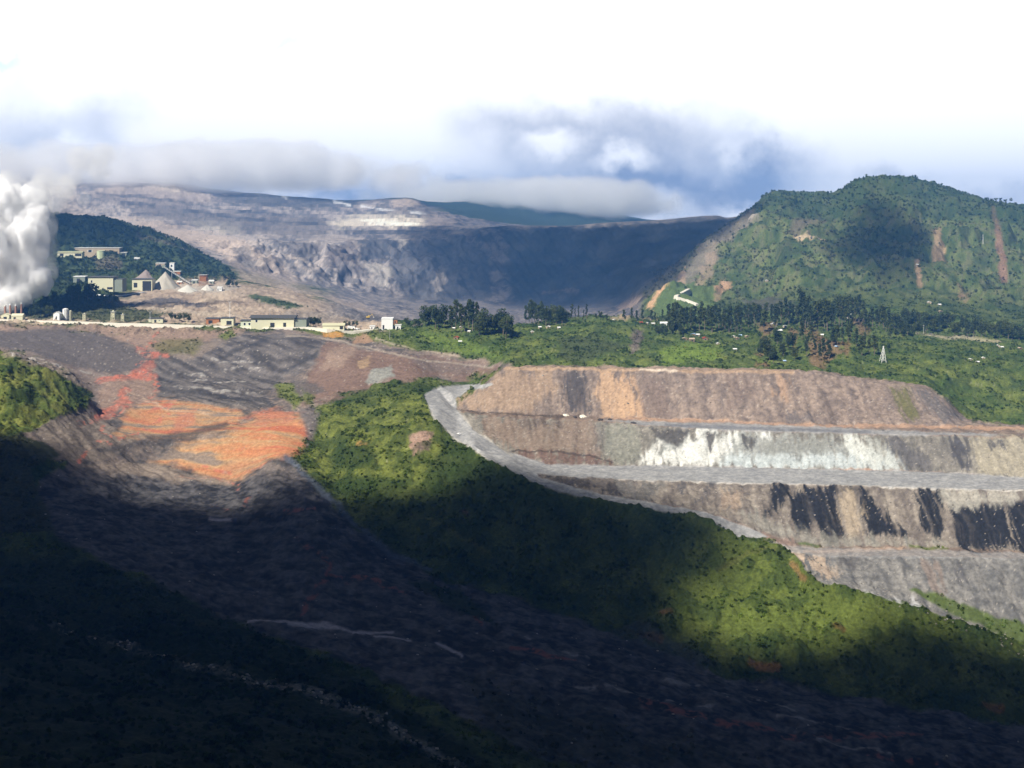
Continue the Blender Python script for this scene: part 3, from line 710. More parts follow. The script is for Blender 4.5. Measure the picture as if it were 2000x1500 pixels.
mp([(1550,475),(1580,478),(1610,490),(1590,490),(1560,484)], (.44, .34, .22), .85, 3, 4)
mp([(1820,465),(1835,460),(1848,500),(1835,525),(1815,535),(1825,500)], (.34, .24, .14), .85, 3, 4)
mp([(1785,545),(1795,540),(1800,570),(1793,572)], (.31, .21, .13), .8, 2.5, 3)
mp([(1935,415),(1942,415),(1955,460),(1968,500),(1965,540),(1955,560),(1952,520),(1945,470)], (.21, .125, .085), .85, 3, 3)
mp([(1440,585),(1500,575),(1560,600),(1500,615)], (.085, .075, .07), .6, 6, 8)
mp([(1870,575),(1890,578),(1895,595),(1875,590)], (.24, .15, .10), .7, 3, 4)
mp([(1340,570),(1346,568),(1346,582),(1338,582)], (.30, .20, .12), .9, 1.5, 1.5)
paint(pm([(1480,380),(1640,350),(1800,340),(2030,410),(2030,470),(1900,440),(1700,420),(1560,440),(1490,430)], 20.5, 22.8, 15, 15), (.028, .050, .020), .6)  # crest forest, darkened in colour to stand for cloud shade
# open pit
pt = np.clip(pit * ((TT > 18.6)), 0, 1) * (1 - lh) * (1 - mt) * (TT < 26.05)
pw = (.8 + .85 * sstep(880, 620, UU))[..., None]  # paler towards the left, where sunlight is put into the colour
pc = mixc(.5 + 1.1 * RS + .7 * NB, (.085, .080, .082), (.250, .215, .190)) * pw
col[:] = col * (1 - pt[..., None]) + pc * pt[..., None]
veg *= 1 - pt
wood *= 1 - pt
def op(poly, c, k=.85, soft=6, warp=9, t0=20.4, t1=26.1):
    c = np.array(c) * (1.5 if max(c) > .2 else .85)
    paint(pm(poly, t0, t1, soft, warp) * np.clip(.95 + .5 * RS, .4, 1), c, k, 0)
op([(430,490),(520,500),(600,560),(720,600),(780,640),(640,640),(560,600),(480,560)], (.27, .215, .175), .7)
op([(240,425),(340,440),(480,470),(520,510),(450,510),(380,480),(300,450)], (.34, .27, .215), .8)
op([(370,428),(470,438),(470,455),(390,445)], (.38, .34, .27), .7)  # sunlit patch put into the slope colour
op([(190,350),(330,345),(400,370),(460,390),(300,410),(180,385)], (.22, .18, .15), .8)
op([(270,352),(340,350),(390,372),(330,372)], (.32, .27, .21), .7)
op([(200,385),(420,410),(640,425),(640,465),(480,455),(300,425)], (.15, .135, .13), .7)
op([(640,435),(720,415),(830,430),(830,442),(740,440),(660,445)], (.42, .37, .29), .8)  # sunlit gap between cloud shadows, put in as pale colour
op([(700,432),(740,428),(820,435),(820,441),(740,440)], (.60, .56, .46), .8, 3, 4)
op([(760,390),(790,384),(830,390),(815,402),(770,402)], (.34, .27, .21), .8, 4, 4, 24, 27)  # small sunlit spot, likewise put in as pale colour
op([(850,420),(900,425),(880,440),(820,440)], (.22, .18, .155), .7)
op([(640,500),(680,470),(705,500),(700,530),(640,525)], (.13, .105, .095), .7)
op([(560,480),(600,475),(630,490),(600,520),(560,510)], (.125, .115, .115), .6)
op([(450,490),(480,490),(510,525),(480,530)], (.09, .095, .10), .7)
op([(700,470),(760,465),(775,480),(745,510),(705,500)], (.055, .06, .068), .8)
op([(760,480),(900,470),(960,500),(960,590),(880,590),(800,590),(760,540)], (.075, .08, .088), .7)
op([(705,515),(740,520),(768,540),(755,560),(720,540)], (.30, .27, .23), .7)
op([(770,468),(800,470),(785,490)], (.34, .30, .25), .7, 4, 6)
op([(845,560),(865,530),(872,550),(850,580)], (.26, .225, .19), .7, 4, 6)
op([(960,470),(985,505),(980,545),(965,540),(975,510)], (.14, .125, .12), .6, 5, 5)
op([(985,450),(1180,440),(1410,425),(1420,440),(1340,510),(1260,560),(1200,600),(1000,600)], (.040, .048, .055), .85, 8, 8)  # right wall: cloud shadow put into this dark colour
op([(1200,610),(1250,570),(1330,500),(1400,450),(1340,520),(1240,610)], (.11, .085, .075), .6, 6, 6)
op([(1060,570),(1130,568),(1130,574),(1060,575)], (.20, .16, .14), .7, 2, 3)
op([(990,590),(1200,580),(1200,610),(990,610)], (.125, .115, .115), .6)
op([(1205,600),(1255,575),(1240,600),(1210,612)], (.27, .20, .15), .7, 4, 5)
op([(400,372),(520,378),(700,392),(700,405),(560,410),(440,395)], (.055, .060, .066), .8)  # dark vegetated upper slope, with cloud shade put into the colour
for s in ([(525,374),(560,390)], [(652,396),(685,402)], [(705,403),(740,406),(772,412)], [(800,414),(830,418)], [(0,325),(40,322)]):
    paint(lm(s, 1.3, 24, 26.3, 1.2, 1.5), (.62, .62, .60), .9, 0)
for s in ([(190,378),(330,392),(420,406),(560,420)], [(240,395),(300,402)], [(360,410),(480,428),(640,440)], [(640,448),(740,455),(850,450)]):
    paint(lm(s, 2.5, 23.5, 26.3, 2, 5), (.055, .058, .066), .75, 0)
for s in ([(480,475),(560,510),(640,540)], [(500,520),(600,580),(720,620)], [(690,475),(702,500),(700,520)], [(540,480),(640,465),(720,470)]):
    paint(lm(s, 2.5, 20.5, 24.5, 2, 4), (.36, .30, .25), .6, 0)
# distant ranges
fr = (TT > 25.6) * sstep(820, 880, UU) + (TT > 26.05)
fr = np.clip(fr, 0, 1)
col[:] = col * (1 - fr[..., None]) + np.array((.035, .052, .030), np.float32) * fr[..., None]

# small-scale variation that belongs to the ground itself
bare = np.clip(1 - veg - wood, 0, 1)
col *= (1 + (.16 * NCc + .10 * (speck - .5)) )[..., None]
sp = (speck > .993 - .02 * np.clip(NB + .2, 0, .6)) * bare * (TT > 7.5) * (TT < 17)
paint(sp.astype(np.float32) * (1 - roadall), (.42, .38, .33), .5, None)
sp2 = (speck < .012) * bare * (TT > 8)
paint(sp2.astype(np.float32) * (1 - roadall), (.05, .045, .045), .5, None)
np.clip(col, .006, .75, out=col)


# ------------------------------------------------------------------ materials
MATS = {}


def mat(name, color, rough=.85, var=.15, scale=1.0, metal=0.0, emit=None):
    if name in MATS:
        return MATS[name]
    m = bpy.data.materials.new(name)
    m.use_nodes = True
    T = NT(m.node_tree)
    tc = T.n('ShaderNodeTexCoord').outputs['Object']
    nz = T.n('ShaderNodeTexNoise', {'Vector': tc, 'Scale': scale, 'Detail': 4.0, 'Roughness': .6}).outputs[0]
    c = T.mix(nz, tuple(x * (1 - var) for x in color), tuple(min(x * (1 + var), .9) for x in color))
    b = T.n('ShaderNodeBsdfPrincipled', {'Base Color': c, 'Roughness': rough, 'Metallic': metal, 'Specular IOR Level': .25})
    T.n('ShaderNodeOutputMaterial', {0: b.outputs[0]})
    MATS[name] = m
    return m


def ground_mat(name, s1, amp, bump):
    m = bpy.data.materials.new(name)
    m.use_nodes = True
    T = NT(m.node_tree)
    at_ = T.n('ShaderNodeAttribute', attribute_name='albedo').outputs['Color']
    tc = T.n('ShaderNodeTexCoord').outputs['Object']
    n1 = T.n('ShaderNodeTexNoise', {'Vector': tc, 'Scale': s1, 'Detail': 5.0, 'Roughness': .65}).outputs[0]
    k = T.rng(n1, .25, .75, 1 - amp, 1 + amp)
    c = T.n('ShaderNodeVectorMath', {0: at_, 3: k}, operation='SCALE').outputs[0]
    bp = T.n('ShaderNodeBump', {'Height': n1, 'Strength': bump, 'Distance': 1.5}).outputs[0]
    b = T.n('ShaderNodeBsdfPrincipled', {'Base Color': c, 'Roughness': .95, 'Specular IOR Level': .1, 'Normal': bp})
    T.n('ShaderNodeOutputMaterial', {0: b.outputs[0]})
    return m


GM = ground_mat('bare ground', .35, .22, .6)
GV = ground_mat('vegetated ground', .45, .40, .6)


# ------------------------------------------------------------------ terrain objects, split by what they are
def build_terrain():
    fq = lambda a: (a[:-1, :-1] + a[1:, 1:]) * .5
    t, u = fq(TT), fq(UU)
    cls = np.zeros(t.shape, np.int8)                         # 0 hillside
    cls[t > 5.0] = 1
    cls[(t > 15.8) & (t < 19)] = 3
    cls[fq(leftgrass) > .5] = 7
    cls[fq(flow) > .5] = 2
    cls[fq(dumpm) > .5] = 4
    cls[fq(plant) * (t > 16.95) * (u < 790) > .5] = 5
    cls[(t >= 18.6)] = 5
    cls[(t >= 18.6) & (u > 760)] = 6
    cls[fq(lefthill) > .5] = 9
    cls[(fq(mount) > .5) | ((t > 18.8) & (t < 22.9) & (u > 1262))] = 8
    cls[(t > 21.9) & (cls != 8) & (cls != 9)] = 6
    cls[(t > 20.4) & (t < 22) & (u > 480) & (u < 1262)] = 6
    cls[t > 26] = 10
    cls[(t > 25.4) & (u > 860)] = 10
    cls[fq(roadall) > .5] = 11
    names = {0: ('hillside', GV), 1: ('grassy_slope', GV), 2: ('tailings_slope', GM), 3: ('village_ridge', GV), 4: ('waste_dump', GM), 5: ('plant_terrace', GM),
             6: ('open_pit', GM), 7: ('green_spur', GV), 8: ('mountain', GV), 9: ('wooded_hill', GV), 10: ('far_mountain', GM), 11: ('haul_road', GM)}
    idx = np.arange(NR * M).reshape(NR, M)
    quads = np.stack([idx[:-1, :-1], idx[:-1, 1:], idx[1:, 1:], idx[1:, :-1]], -1)
    P, A = W.reshape(-1, 3), col.reshape(-1, 3)
    for k, (nm, m) in names.items():
        q = quads[cls == k]
        if not len(q):
            continue
        used, inv = np.unique(q.ravel(), return_inverse=True)
        me = bpy.data.meshes.new(nm)
        me.vertices.add(len(used))
        me.vertices.foreach_set('co', P[used].astype(np.float32).ravel())
        me.loops.add(len(inv))
        me.loops.foreach_set('vertex_index', inv.astype(np.int32))
        me.polygons.add(len(q))
        me.polygons.foreach_set('loop_start', np.arange(0, len(inv), 4, dtype=np.int32))
        me.polygons.foreach_set('loop_total', np.full(len(q), 4, np.int32))
        me.polygons.foreach_set('use_smooth', np.ones(len(q), bool))
        ca = me.attributes.new('albedo', 'FLOAT_COLOR', 'POINT')
        ca.data.foreach_set('color', np.concatenate([A[used], np.ones((len(used), 1))], 1).astype(np.float32).ravel())
        me.update()
        me.validate()
        me.materials.append(m)
        o = bpy.data.objects.new(nm, me)
        o['kind'] = 'structure'
        C.objects.link(o)


build_terrain()


# ------------------------------------------------------------------ clouds overhead that shade the valley, out of the picture
def cloud_vapour(d):
    m = bpy.data.materials.new('cloud vapour')
    m.use_nodes = True
    T = NT(m.node_tree)
    v = T.n('ShaderNodeVolumePrincipled', {'Color': (.55, .55, .57, 1), 'Density': d})
    T.n('ShaderNodeOutputMaterial', {1: v.outputs[0]})
    return m


def shade_cloud(name, label, pix, world=(), holes=(), alt=2600.0, na=30.0, ns=110.0, bias=0.0, seed=1, tau=4.0, ramp=35.0, patchy=0.0):
    def proj(p):
        k = (alt - p.z) / S.z
        return (p.x + S.x * k, p.y + S.y * k)
    poly = [proj(at(*p)) for p in pix] + [proj(Vector((x, y, -200))) for x, y in world]
    hol = [[proj(at(*p)) for p in hh] for hh in holes]
    a = np.array(poly)
    lo, hi = a.min(0) - na, a.max(0) + na
    n = 170
    gx, gy = np.meshgrid(np.linspace(lo[0], hi[0], n), np.linspace(lo[1], hi[1], n))
    sd = pdist(gx, gy, poly, True) * np.where(inside(gx, gy, poly), 1, -1)
    for hh in hol:
        sh = pdist(gx, gy, hh, True) * np.where(inside(gx, gy, hh), -1, 1)
        sd = np.minimum(sd, sh)
    sd = sd + na * fbm(gx / ns, gy / ns, 5, seed) + bias
    th = 90 * (1 - np.exp(-np.maximum(sd, 0) / ramp)) * np.clip(1 + patchy * fbm(gx / 90, gy / 90, 4, seed + 5), .12, 2)
    top = alt + th
    bot = alt - th * .3
    vs, fs = [], []
    ok = (sd > 0)
    cell = ok[:-1, :-1] | ok[1:, :-1] | ok[:-1, 1:] | ok[1:, 1:]
    ids = np.arange(n * n).reshape(n, n)
    q = np.stack([ids[:-1, :-1], ids[:-1, 1:], ids[1:, 1:], ids[1:, :-1]], -1)[cell]
    P = np.concatenate([np.stack([gx, gy, top], -1).reshape(-1, 3), np.stack([gx, gy, bot - .5], -1).reshape(-1, 3)])
    Q = np.concatenate([q, q[:, ::-1] + n * n])
    used, inv = np.unique(Q.ravel(), return_inverse=True)
    me = bpy.data.meshes.new(name)
    me.from_pydata(P[used].tolist(), [], inv.reshape(-1, 4).tolist())
    me.materials.append(cloud_vapour(tau * S.z / (90 * 1.3)))
    o = bpy.data.objects.new(name, me)
    o['label'], o['category'] = label, 'cloud'
    C.objects.link(o)


def build_shade():
    shade_cloud('cloud', 'broad white cumulus cloud overhead whose shadow darkens the near valley',
                [(-400,852),(0,862),(60,880),(105,915),(135,965),(230,985),(330,1000),(420,1012),(480,1000),(530,955),(575,945),(620,985),(700,990),(790,990),(865,985),(900,955),(940,930),(1010,950),(1070,965),(1160,990),(1290,1012),(1350,1030),(1400,1072),(1400,1110),(1330,1160),(1280,1215),(1360,1275),(1480,1310),(1650,1285),(1780,1240),(1900,1275),(2030,1330),(2300,1450)],
                [(700, 400), (400, -400), (-700, -400), (-900, 900)], na=20, ns=60, bias=12, seed=3, tau=3.6, ramp=30)
    shade_cloud('cloud', 'ragged white cloud overhead that shades the deep open pit',
                [(800,445),(1000,444),(1420,430),(1480,410),(1440,440),(1330,520),(1260,575),(1150,600),(1000,600),(900,575),(840,530),(800,480)], na=45, ns=110, bias=30, seed=12, tau=1.9, ramp=60, patchy=.9)
    shade_cloud('cloud', 'small white cloud overhead that shades the flank of the green mountain',
                [(1695,395),(1650,440),(1615,490),(1680,520),(1720,555),(1780,552),(1815,500),(1805,460),(1760,430)], na=25, ns=80, bias=16, seed=22, tau=1.9, ramp=28, patchy=.4)
    shade_cloud('cloud', 'low white cloud overhead that shades the wooded hill above the plant',
                [(-300,420),(100,405),(200,428),(255,445),(300,465),(230,485),(100,480),(-300,490)], na=30, ns=100, bias=10, seed=42, tau=1.6, ramp=40)


build_shade()


# ------------------------------------------------------------------ mesh builder
class MB:
    def __init__(self):
        self.v, self.f = [], []

    def add(self, vs, fs):
        o = len(self.v)
        self.v += [tuple(p) for p in vs]
        self.f += [tuple(i + o for i in q) for q in fs]
        return self

    def box(self, x0, x1, y0, y1, z0, z1):
        vs = [(x, y, z) for z in (z0, z1) for y in (y0, y1) for x in (x0, x1)]
        return self.add(vs, [(0, 2, 3, 1), (4, 5, 7, 6), (0, 1, 5, 4), (2, 6, 7, 3), (0, 4, 6, 2), (1, 3, 7, 5)])

    def bar(self, a, b, r0, r1=None, n=6, caps=True):
        a, b = Vector(a), Vector(b)
        r1 = r0 if r1 is None else r1
        d = (b - a).normalized()
        s = d.orthogonal().normalized()
        t = d.cross(s)
        vs = []
        for p, r in ((a, r0), (b, r1)):
            for i in range(n):
                an = 2 * math.pi * i / n
                vs.append(p + (s * math.cos(an) + t * math.sin(an)) * r)
        fs = [(i, (i + 1) % n, n + (i + 1) % n, n + i) for i in range(n)]
        if caps:
            fs += [tuple(range(n - 1, -1, -1)), tuple(range(n, 2 * n))]
        return self.add(vs, fs)

    def lathe(self, prof, n=20, cx=0, cy=0):
        vs = []
        for r, z in prof:
            for i in range(n):
                an = 2 * math.pi * i / n
                vs.append((cx + r * math.cos(an), cy + r * math.sin(an), z))
        fs = []
        for k in range(len(prof) - 1):
            for i in range(n):
                j = (i + 1) % n
                fs.append((k * n + i, k * n + j, (k + 1) * n + j, (k + 1) * n + i))
        fs.append(tuple(range(n - 1, -1, -1)))
        fs.append(tuple((len(prof) - 1) * n + i for i in range(n)))
        return self.add(vs, fs)

    def gable(self, x0, x1, y0, y1, z0, rise, th=.25, along='x'):
        """a pitched roof with thickness"""
        if along == 'x':
            ym = (y0 + y1) / 2
            pr = [(y0, z0), (ym, z0 + rise), (y1, z0), (y1, z0 + th), (ym, z0 + rise + th), (y0, z0 + th)]
            vs = [(x, p[0], p[1]) for x in (x0, x1) for p in pr]
        else:
            xm = (x0 + x1) / 2
            pr = [(x0, z0), (xm, z0 + rise), (x1, z0), (x1, z0 + th), (xm, z0 + rise + th), (x0, z0 + th)]
            vs = [(p[0], y, p[1]) for y in (y0, y1) for p in pr]
        fs = [(i, (i + 1) % 6, 6 + (i + 1) % 6, 6 + i) for i in range(6)]
        fs += [(0, 1, 4, 5), (1, 2, 3, 4), (6, 11, 10, 7), (7, 10, 9, 8)]
        return self.add(vs, fs)

    def gable_wall(self, x0, x1, y0, y1, z0, z1, rise, along='x'):
        self.box(x0, x1, y0, y1, z0, z1)
        if along == 'x':
            ym = (y0 + y1) / 2
            self.add([(x0, y0, z1), (x0, y1, z1), (x0, ym, z1 + rise), (x1, y0, z1), (x1, y1, z1), (x1, ym, z1 + rise)], [(0, 2, 1), (3, 4, 5), (0, 3, 5, 2), (1, 2, 5, 4)])
        else:
            xm = (x0 + x1) / 2
            self.add([(x0, y0, z1), (x1, y0, z1), (xm, y0, z1 + rise), (x0, y1, z1), (x1, y1, z1), (xm, y1, z1 + rise)], [(0, 1, 2), (3, 5, 4), (0, 2, 5, 3), (1, 4, 5, 2)])
        return self

    def build(self, name, m, parent=None, smooth=False):
        me = bpy.data.meshes.new(name)
        me.from_pydata(self.v, [], self.f)
        me.materials.append(m)
        if smooth:
            me.polygons.foreach_set('use_smooth', [True] * len(me.polygons))
        me.update()
        o = bpy.data.objects.new(name, me)
        C.objects.link(o)
        if parent is not None:
            o.parent = parent
        return o


def thing(name, label, cat, loc, rz=0.0, group=None):
    o = bpy.data.objects.new(name, None)
    o.empty_display_size = 2
    C.objects.link(o)
    o.location = loc
    o.rotation_euler = (0, 0, rz)
    o['label'], o['category'] = label, cat
    if group:
        o['group'] = group
    return o


def tag(o, label, cat, group=None):
    o['label'], o['category'] = label, cat
    if group:
        o['group'] = group
    return o


CREAM = mat('cream cladding', (.62, .60, .42), .7, .06, .2)
TAN = mat('tan cladding', (.42, .34, .24), .8, .1, .2)
DROOF = mat('dark roof sheet', (.085, .085, .085), .6, .2, .3)
LROOF = mat('pale roof sheet', (.62, .62, .58), .5, .1, .3)
WHITE = mat('white paint', (.78, .78, .75), .6, .05, .3)
GREYW = mat('grey green cladding', (.23, .26, .21), .8, .1, .3)
DARK = mat('dark opening', (.03, .032, .035), .9, .2, .3)  # dark door panels; for open bays the colour stands for inner shade
RUST = mat('rust orange steel', (.36, .16, .07), .8, .2, .4)
STEEL = mat('galvanised steel', (.45, .45, .43), .5, .1, .5)
TIMBER = mat('weathered timber', (.22, .16, .11), .9, .2, .6)
TRUNK = mat('tree bark', (.16, .13, .10), .95, .25, 2.0)
YEL = mat('yellow paint', (.65, .45, .08), .6, .08, .5)
REDP = mat('red paint', (.42, .06, .04), .6, .1, .5)
BLUEP = mat('blue roof paint', (.35, .50, .68), .5, .08, .5)
LIME = mat('crushed limestone', (.66, .62, .52), .95, .12, .25)
ASHP = mat('pale crushed ore', (.40, .37, .31), .95, .18, .15)
ASHW = mat('white crushed rock', (.52, .50, .44), .95, .15, .25)
MAUVEP = mat('mauve crushed ore', (.26, .21, .19), .95, .18, .15)
RUBBER = mat('black rubber', (.02, .02, .02), .9, .1, 1)
GLASSD = mat('dark window glass', (.02, .025, .03), .15, .05, 1)
PX = lambda y: y / F


def shed(name, label, u0, u1, vt, vb, dep=18, wall=CREAM, roof=DROOF, style='flat', rz=0.0, over=1.0, doors=(), windows=(), side=None, cat='building', sink=4.0):
    """a walled shed whose front faces the viewer; doors and windows are (start, end, bottom, top) fractions of the front"""
    p = at((u0 + u1) / 2, vb)
    w, hh = (u1 - u0) * PX(p.y), (vb - vt) * PX(p.y)
    t = thing(name, label, cat, p, rz)
    rise = 0.0 if style == 'flat' else min(hh * .35, 2.5)
    hw = hh - rise - (.5 if style == 'flat' else .25)
    m = MB()
    if style == 'flat':
        m.box(-w / 2, w / 2, 0, dep, -sink, hw)
    else:
        m.gable_wall(-w / 2, w / 2, 0, dep, -sink, hw, rise, style)
    m.build('wall', wall, t)
    r = MB()
    if style == 'flat':
        vs = [(-w / 2 - over, -over, hw), (w / 2 + over, -over, hw), (w / 2 + over, dep + over, hw + .9), (-w / 2 - over, dep + over, hw + .9)]
        r.add(vs + [(x, y, z + .45) for x, y, z in vs], [(3, 2, 1, 0), (4, 5, 6, 7), (0, 1, 5, 4), (1, 2, 6, 5), (2, 3, 7, 6), (3, 0, 4, 7)])
    else:
        r.gable(-w / 2 - over, w / 2 + over, -over, dep + over, hw + .02, rise * (1 + 2 * over / dep), .25, style)
    r.build('roof', roof, t)
    for a, b, c, d in doors:
        MB().box(-w / 2 + a * w, -w / 2 + b * w, -.12, .3, c * hw - .2, d * hw).build('door', DARK, t)
    for a, b, c, d in windows:
        fr = MB().box(-w / 2 + a * w, -w / 2 + b * w, -.10, .2, c * hw, d * hw).build('window', WHITE, t)
        e = .12 * (b - a) * w
        MB().box(-w / 2 + a * w + e, -w / 2 + b * w - e, -.14, .1, c * hw + .15, d * hw - .15).build('pane', GLASSD, fr)
    if side is not None:
        a, m2 = side
        MB().box(w / 2 + .01, w / 2 + a, 2.0, dep - 2, -sink, hw * .86).build('annex', m2, t)
        MB().box(w / 2 + .02, w / 2 + a + .6, 1.4, dep - 1.4, hw * .86 + .01, hw * .86 + .4).build('annex_roof', roof, t)
    return t


def tank(label, u, vb, vt, wpx, m=WHITE, name='silo'):
    p = at(u, vb)
    r, hh = wpx / 2 * PX(p.y), (vb - vt) * PX(p.y)
    t = thing(name, label, 'silo' if name == 'silo' else 'tank', p)
    MB().lathe([(r, -4), (r, hh * .9), (r * 1.04, hh * .9), (r * 1.04, hh * .92)], 24).build('shell', m, t, False)
    MB().lathe([(r * 1.02, hh * .921), (r * .6, hh * .97), (r * .15, hh)], 24).build('cap', m, t)
    lad = MB()
    for x in (-.3, .3):
        lad.bar((x, -r - .25, -2), (x, -r - .25, hh * .92), .07, n=4)
    for k in range(int(hh / .6)):
        lad.bar((-.3, -r - .25, k * .6), (.3, -r - .25, k * .6), .05, n=4)
    lad.build('ladder', STEEL, t)
    return t


def frame_tower(label, u, vb, vt, wpx, m=CREAM, clad=0.5, name='process_tower', tip=True):
    p = at(u, vb)
    w, hh = wpx * PX(p.y) / 2, (vb - vt) * PX(p.y)
    t = thing(name, label, 'tower', p)
    for sx in (-1, 1):
        for sy in (-1, 1):
            MB().bar((sx * w, w + sy * w, -3), (sx * w * .8, w + sy * w * .8, hh * .8), .35, n=6).build('leg', m, t)
    for y in (0.1, 2 * w - .1):
        br = MB()
        for k in range(4):
            z0, z1 = hh * .2 * k, hh * .2 * (k + 1)
            br.bar((-w, y, z0), (w * .9, y, z1), .18, n=4)
            br.bar((w, y, z0), (-w * .9, y, z1), .18, n=4)
        br.build('bracing', m, t)
    MB().box(-w * clad * 1.6, w * clad * 1.6, w * .2, w * 1.8, hh * .35, hh * .82).build('cladding', m, t)
    MB().box(-w * 1.15, w * 1.15, -w * .15, w * 2.15, hh * .825, hh * .86).build('platform', STEEL, t)
    if tip:
        MB().lathe([(w * .45, hh * .861), (w * .4, hh * .95), (w * .15, hh)], 10, 0, w).build('hood', m, t)
    return t


def mast(label, u, vb, vt, r=.25, lamp=True, m=WHITE, name='lamp_mast'):
    p = at(u, vb)
    hh = (vb - vt) * PX(p.y)
    t = thing(name, label, 'mast', p)
    MB().bar((0, 0, -3), (0, 0, hh), r, r * .6, 8).build('pole', m, t)
    if lamp:
        MB().box(-1.6, 1.6, -.15, .15, hh - .5, hh - .15).build('crossarm', STEEL, t)
        for x in (-1.3, 1.3):
            MB().box(x - .35, x + .35, -.5, .4, hh - .1, hh + .45).build('lamp', WHITE, t)
    else:
        MB().box(-1.2, 1.2, -.12, .12, hh - 1.2, hh - .95).build('crossarm', STEEL, t)
    return t


def cone_pile(name, label, u, vb, vt, wpx, m, seed=1):
    p = at(u, vb)
    r, hh = wpx / 2 * PX(p.y), (vb - vt) * PX(p.y)
    p = p + Vector((0, r * .9, 0))
    n, k = 48, 14
    vs, fs = [], []
    for i in range(k + 1):
        f = i / k
        for j in range(n):
            an = 2 * math.pi * j / n
            g = float(fbm(np.array([2 * math.cos(an)]), np.array([2 * math.sin(an) + f * 1.5]), 3, seed)[0])
            rr = r * (1 - f) * (1 + .10 * g) * 1.15 + (0 if f < 1 else .01)
            zz = hh * (f ** 1.05) - (3 if i == 0 else 0) + .25 * g
            vs.append((rr * math.cos(an), rr * math.sin(an), zz))
    for i in range(k):
        for j in range(n):
            fs.append((i * n + j, i * n + (j + 1) % n, (i + 1) * n + (j + 1) % n, (i + 1) * n + j))
    fs.append(tuple(k * n + j for j in range(n)))
    o = MB().add(vs, fs).build(name, m, None, True)
    o.location = p
    return tag(o, label, 'pile')


def strip(name, pts, width, height, m, kind='structure', drop=6.0):
    """a raised road bed with sloping shoulders along terrain points"""
    P = [Vector(p) for p in pts]
    Q = []
    for i in range(len(P) - 1):
        for k in range(8):
            Q.append(P[i].lerp(P[i + 1], k / 8))
    Q.append(P[-1])
    vs, fs = [], []
    for i, p in enumerate(Q):
        a, b = Q[max(i - 1, 0)], Q[min(i + 1, len(Q) - 1)]
        d = Vector((b.x - a.x, b.y - a.y, 0)).normalized()
        s = Vector((d.y, -d.x, 0))
        jz = .3 * float(noise2(np.array([p.x / 14]), np.array([p.y / 14]), 5)[0])
        for off, z in ((width / 2 + height * .45, -drop), (width / 2, height + jz), (-width / 2, height + jz), (-width / 2 - height * .45, -drop)):
            vs.append(p + s * off + Vector((0, 0, z)))
    for i in range(len(Q) - 1):
        for k in range(3):
            a = i * 4 + k
            fs.append((a, a + 1, a + 5, a + 4))
    n = len(Q) - 1
    fs += [(0, 3, 2, 1), (n * 4, n * 4 + 1, n * 4 + 2, n * 4 + 3)]
    o = MB().add(vs, fs).build(name, m)
    o['kind'] = kind
    return o


def vehicle(name, label, u, vb, length, body, rz, cat='truck', kind='pickup'):
    p = at(u, vb)
    t = thing(name, label, cat, p + Vector((0, 0, .1)), rz)
    L, Wd = length, length * .38
    r = L * .085
    MB().box(-L / 2, L / 2, -Wd / 2, Wd / 2, r * .9, r * 2.6).build('body', body, t)
    c = MB()
    x0, x1 = (-L * .02, L * .28) if kind == 'pickup' else (L * .2, L * .48)
    z0, z1 = r * 2.6, r * 2.6 + L * .14
    c.add([(x0, -Wd * .46, z0), (x1 + .2, -Wd * .46, z0), (x1 + .2, Wd * .46, z0), (x0, Wd * .46, z0), (x0 + .1, -Wd * .4, z1), (x1 - .2, -Wd * .4, z1), (x1 - .2, Wd * .4, z1), (x0 + .1, Wd * .4, z1)],
          [(0, 3, 2, 1), (4, 5, 6, 7), (0, 1, 5, 4), (1, 2, 6, 5), (2, 3, 7, 6), (3, 0, 4, 7)])
    c.build('cab', body, t)
    MB().box(x1 + .01, x1 + .16, -Wd * .36, Wd * .36, z0 + .15, z1 - .25).build('windscreen', GLASSD, t)
    if kind != 'pickup':
        MB().box(-L * .48, L * .17, -Wd * .5, Wd * .5, r * 2.7, r * 2.6 + L * .2).build('tray', body, t)
    for sx in (-.31, .31):
        for sy in (-1, 1):
            MB().bar((sx * L, sy * Wd * .52 - .12, r), (sx * L, sy * Wd * .52 + .12, r), r, n=12).build('wheel', RUBBER, t)
    return t


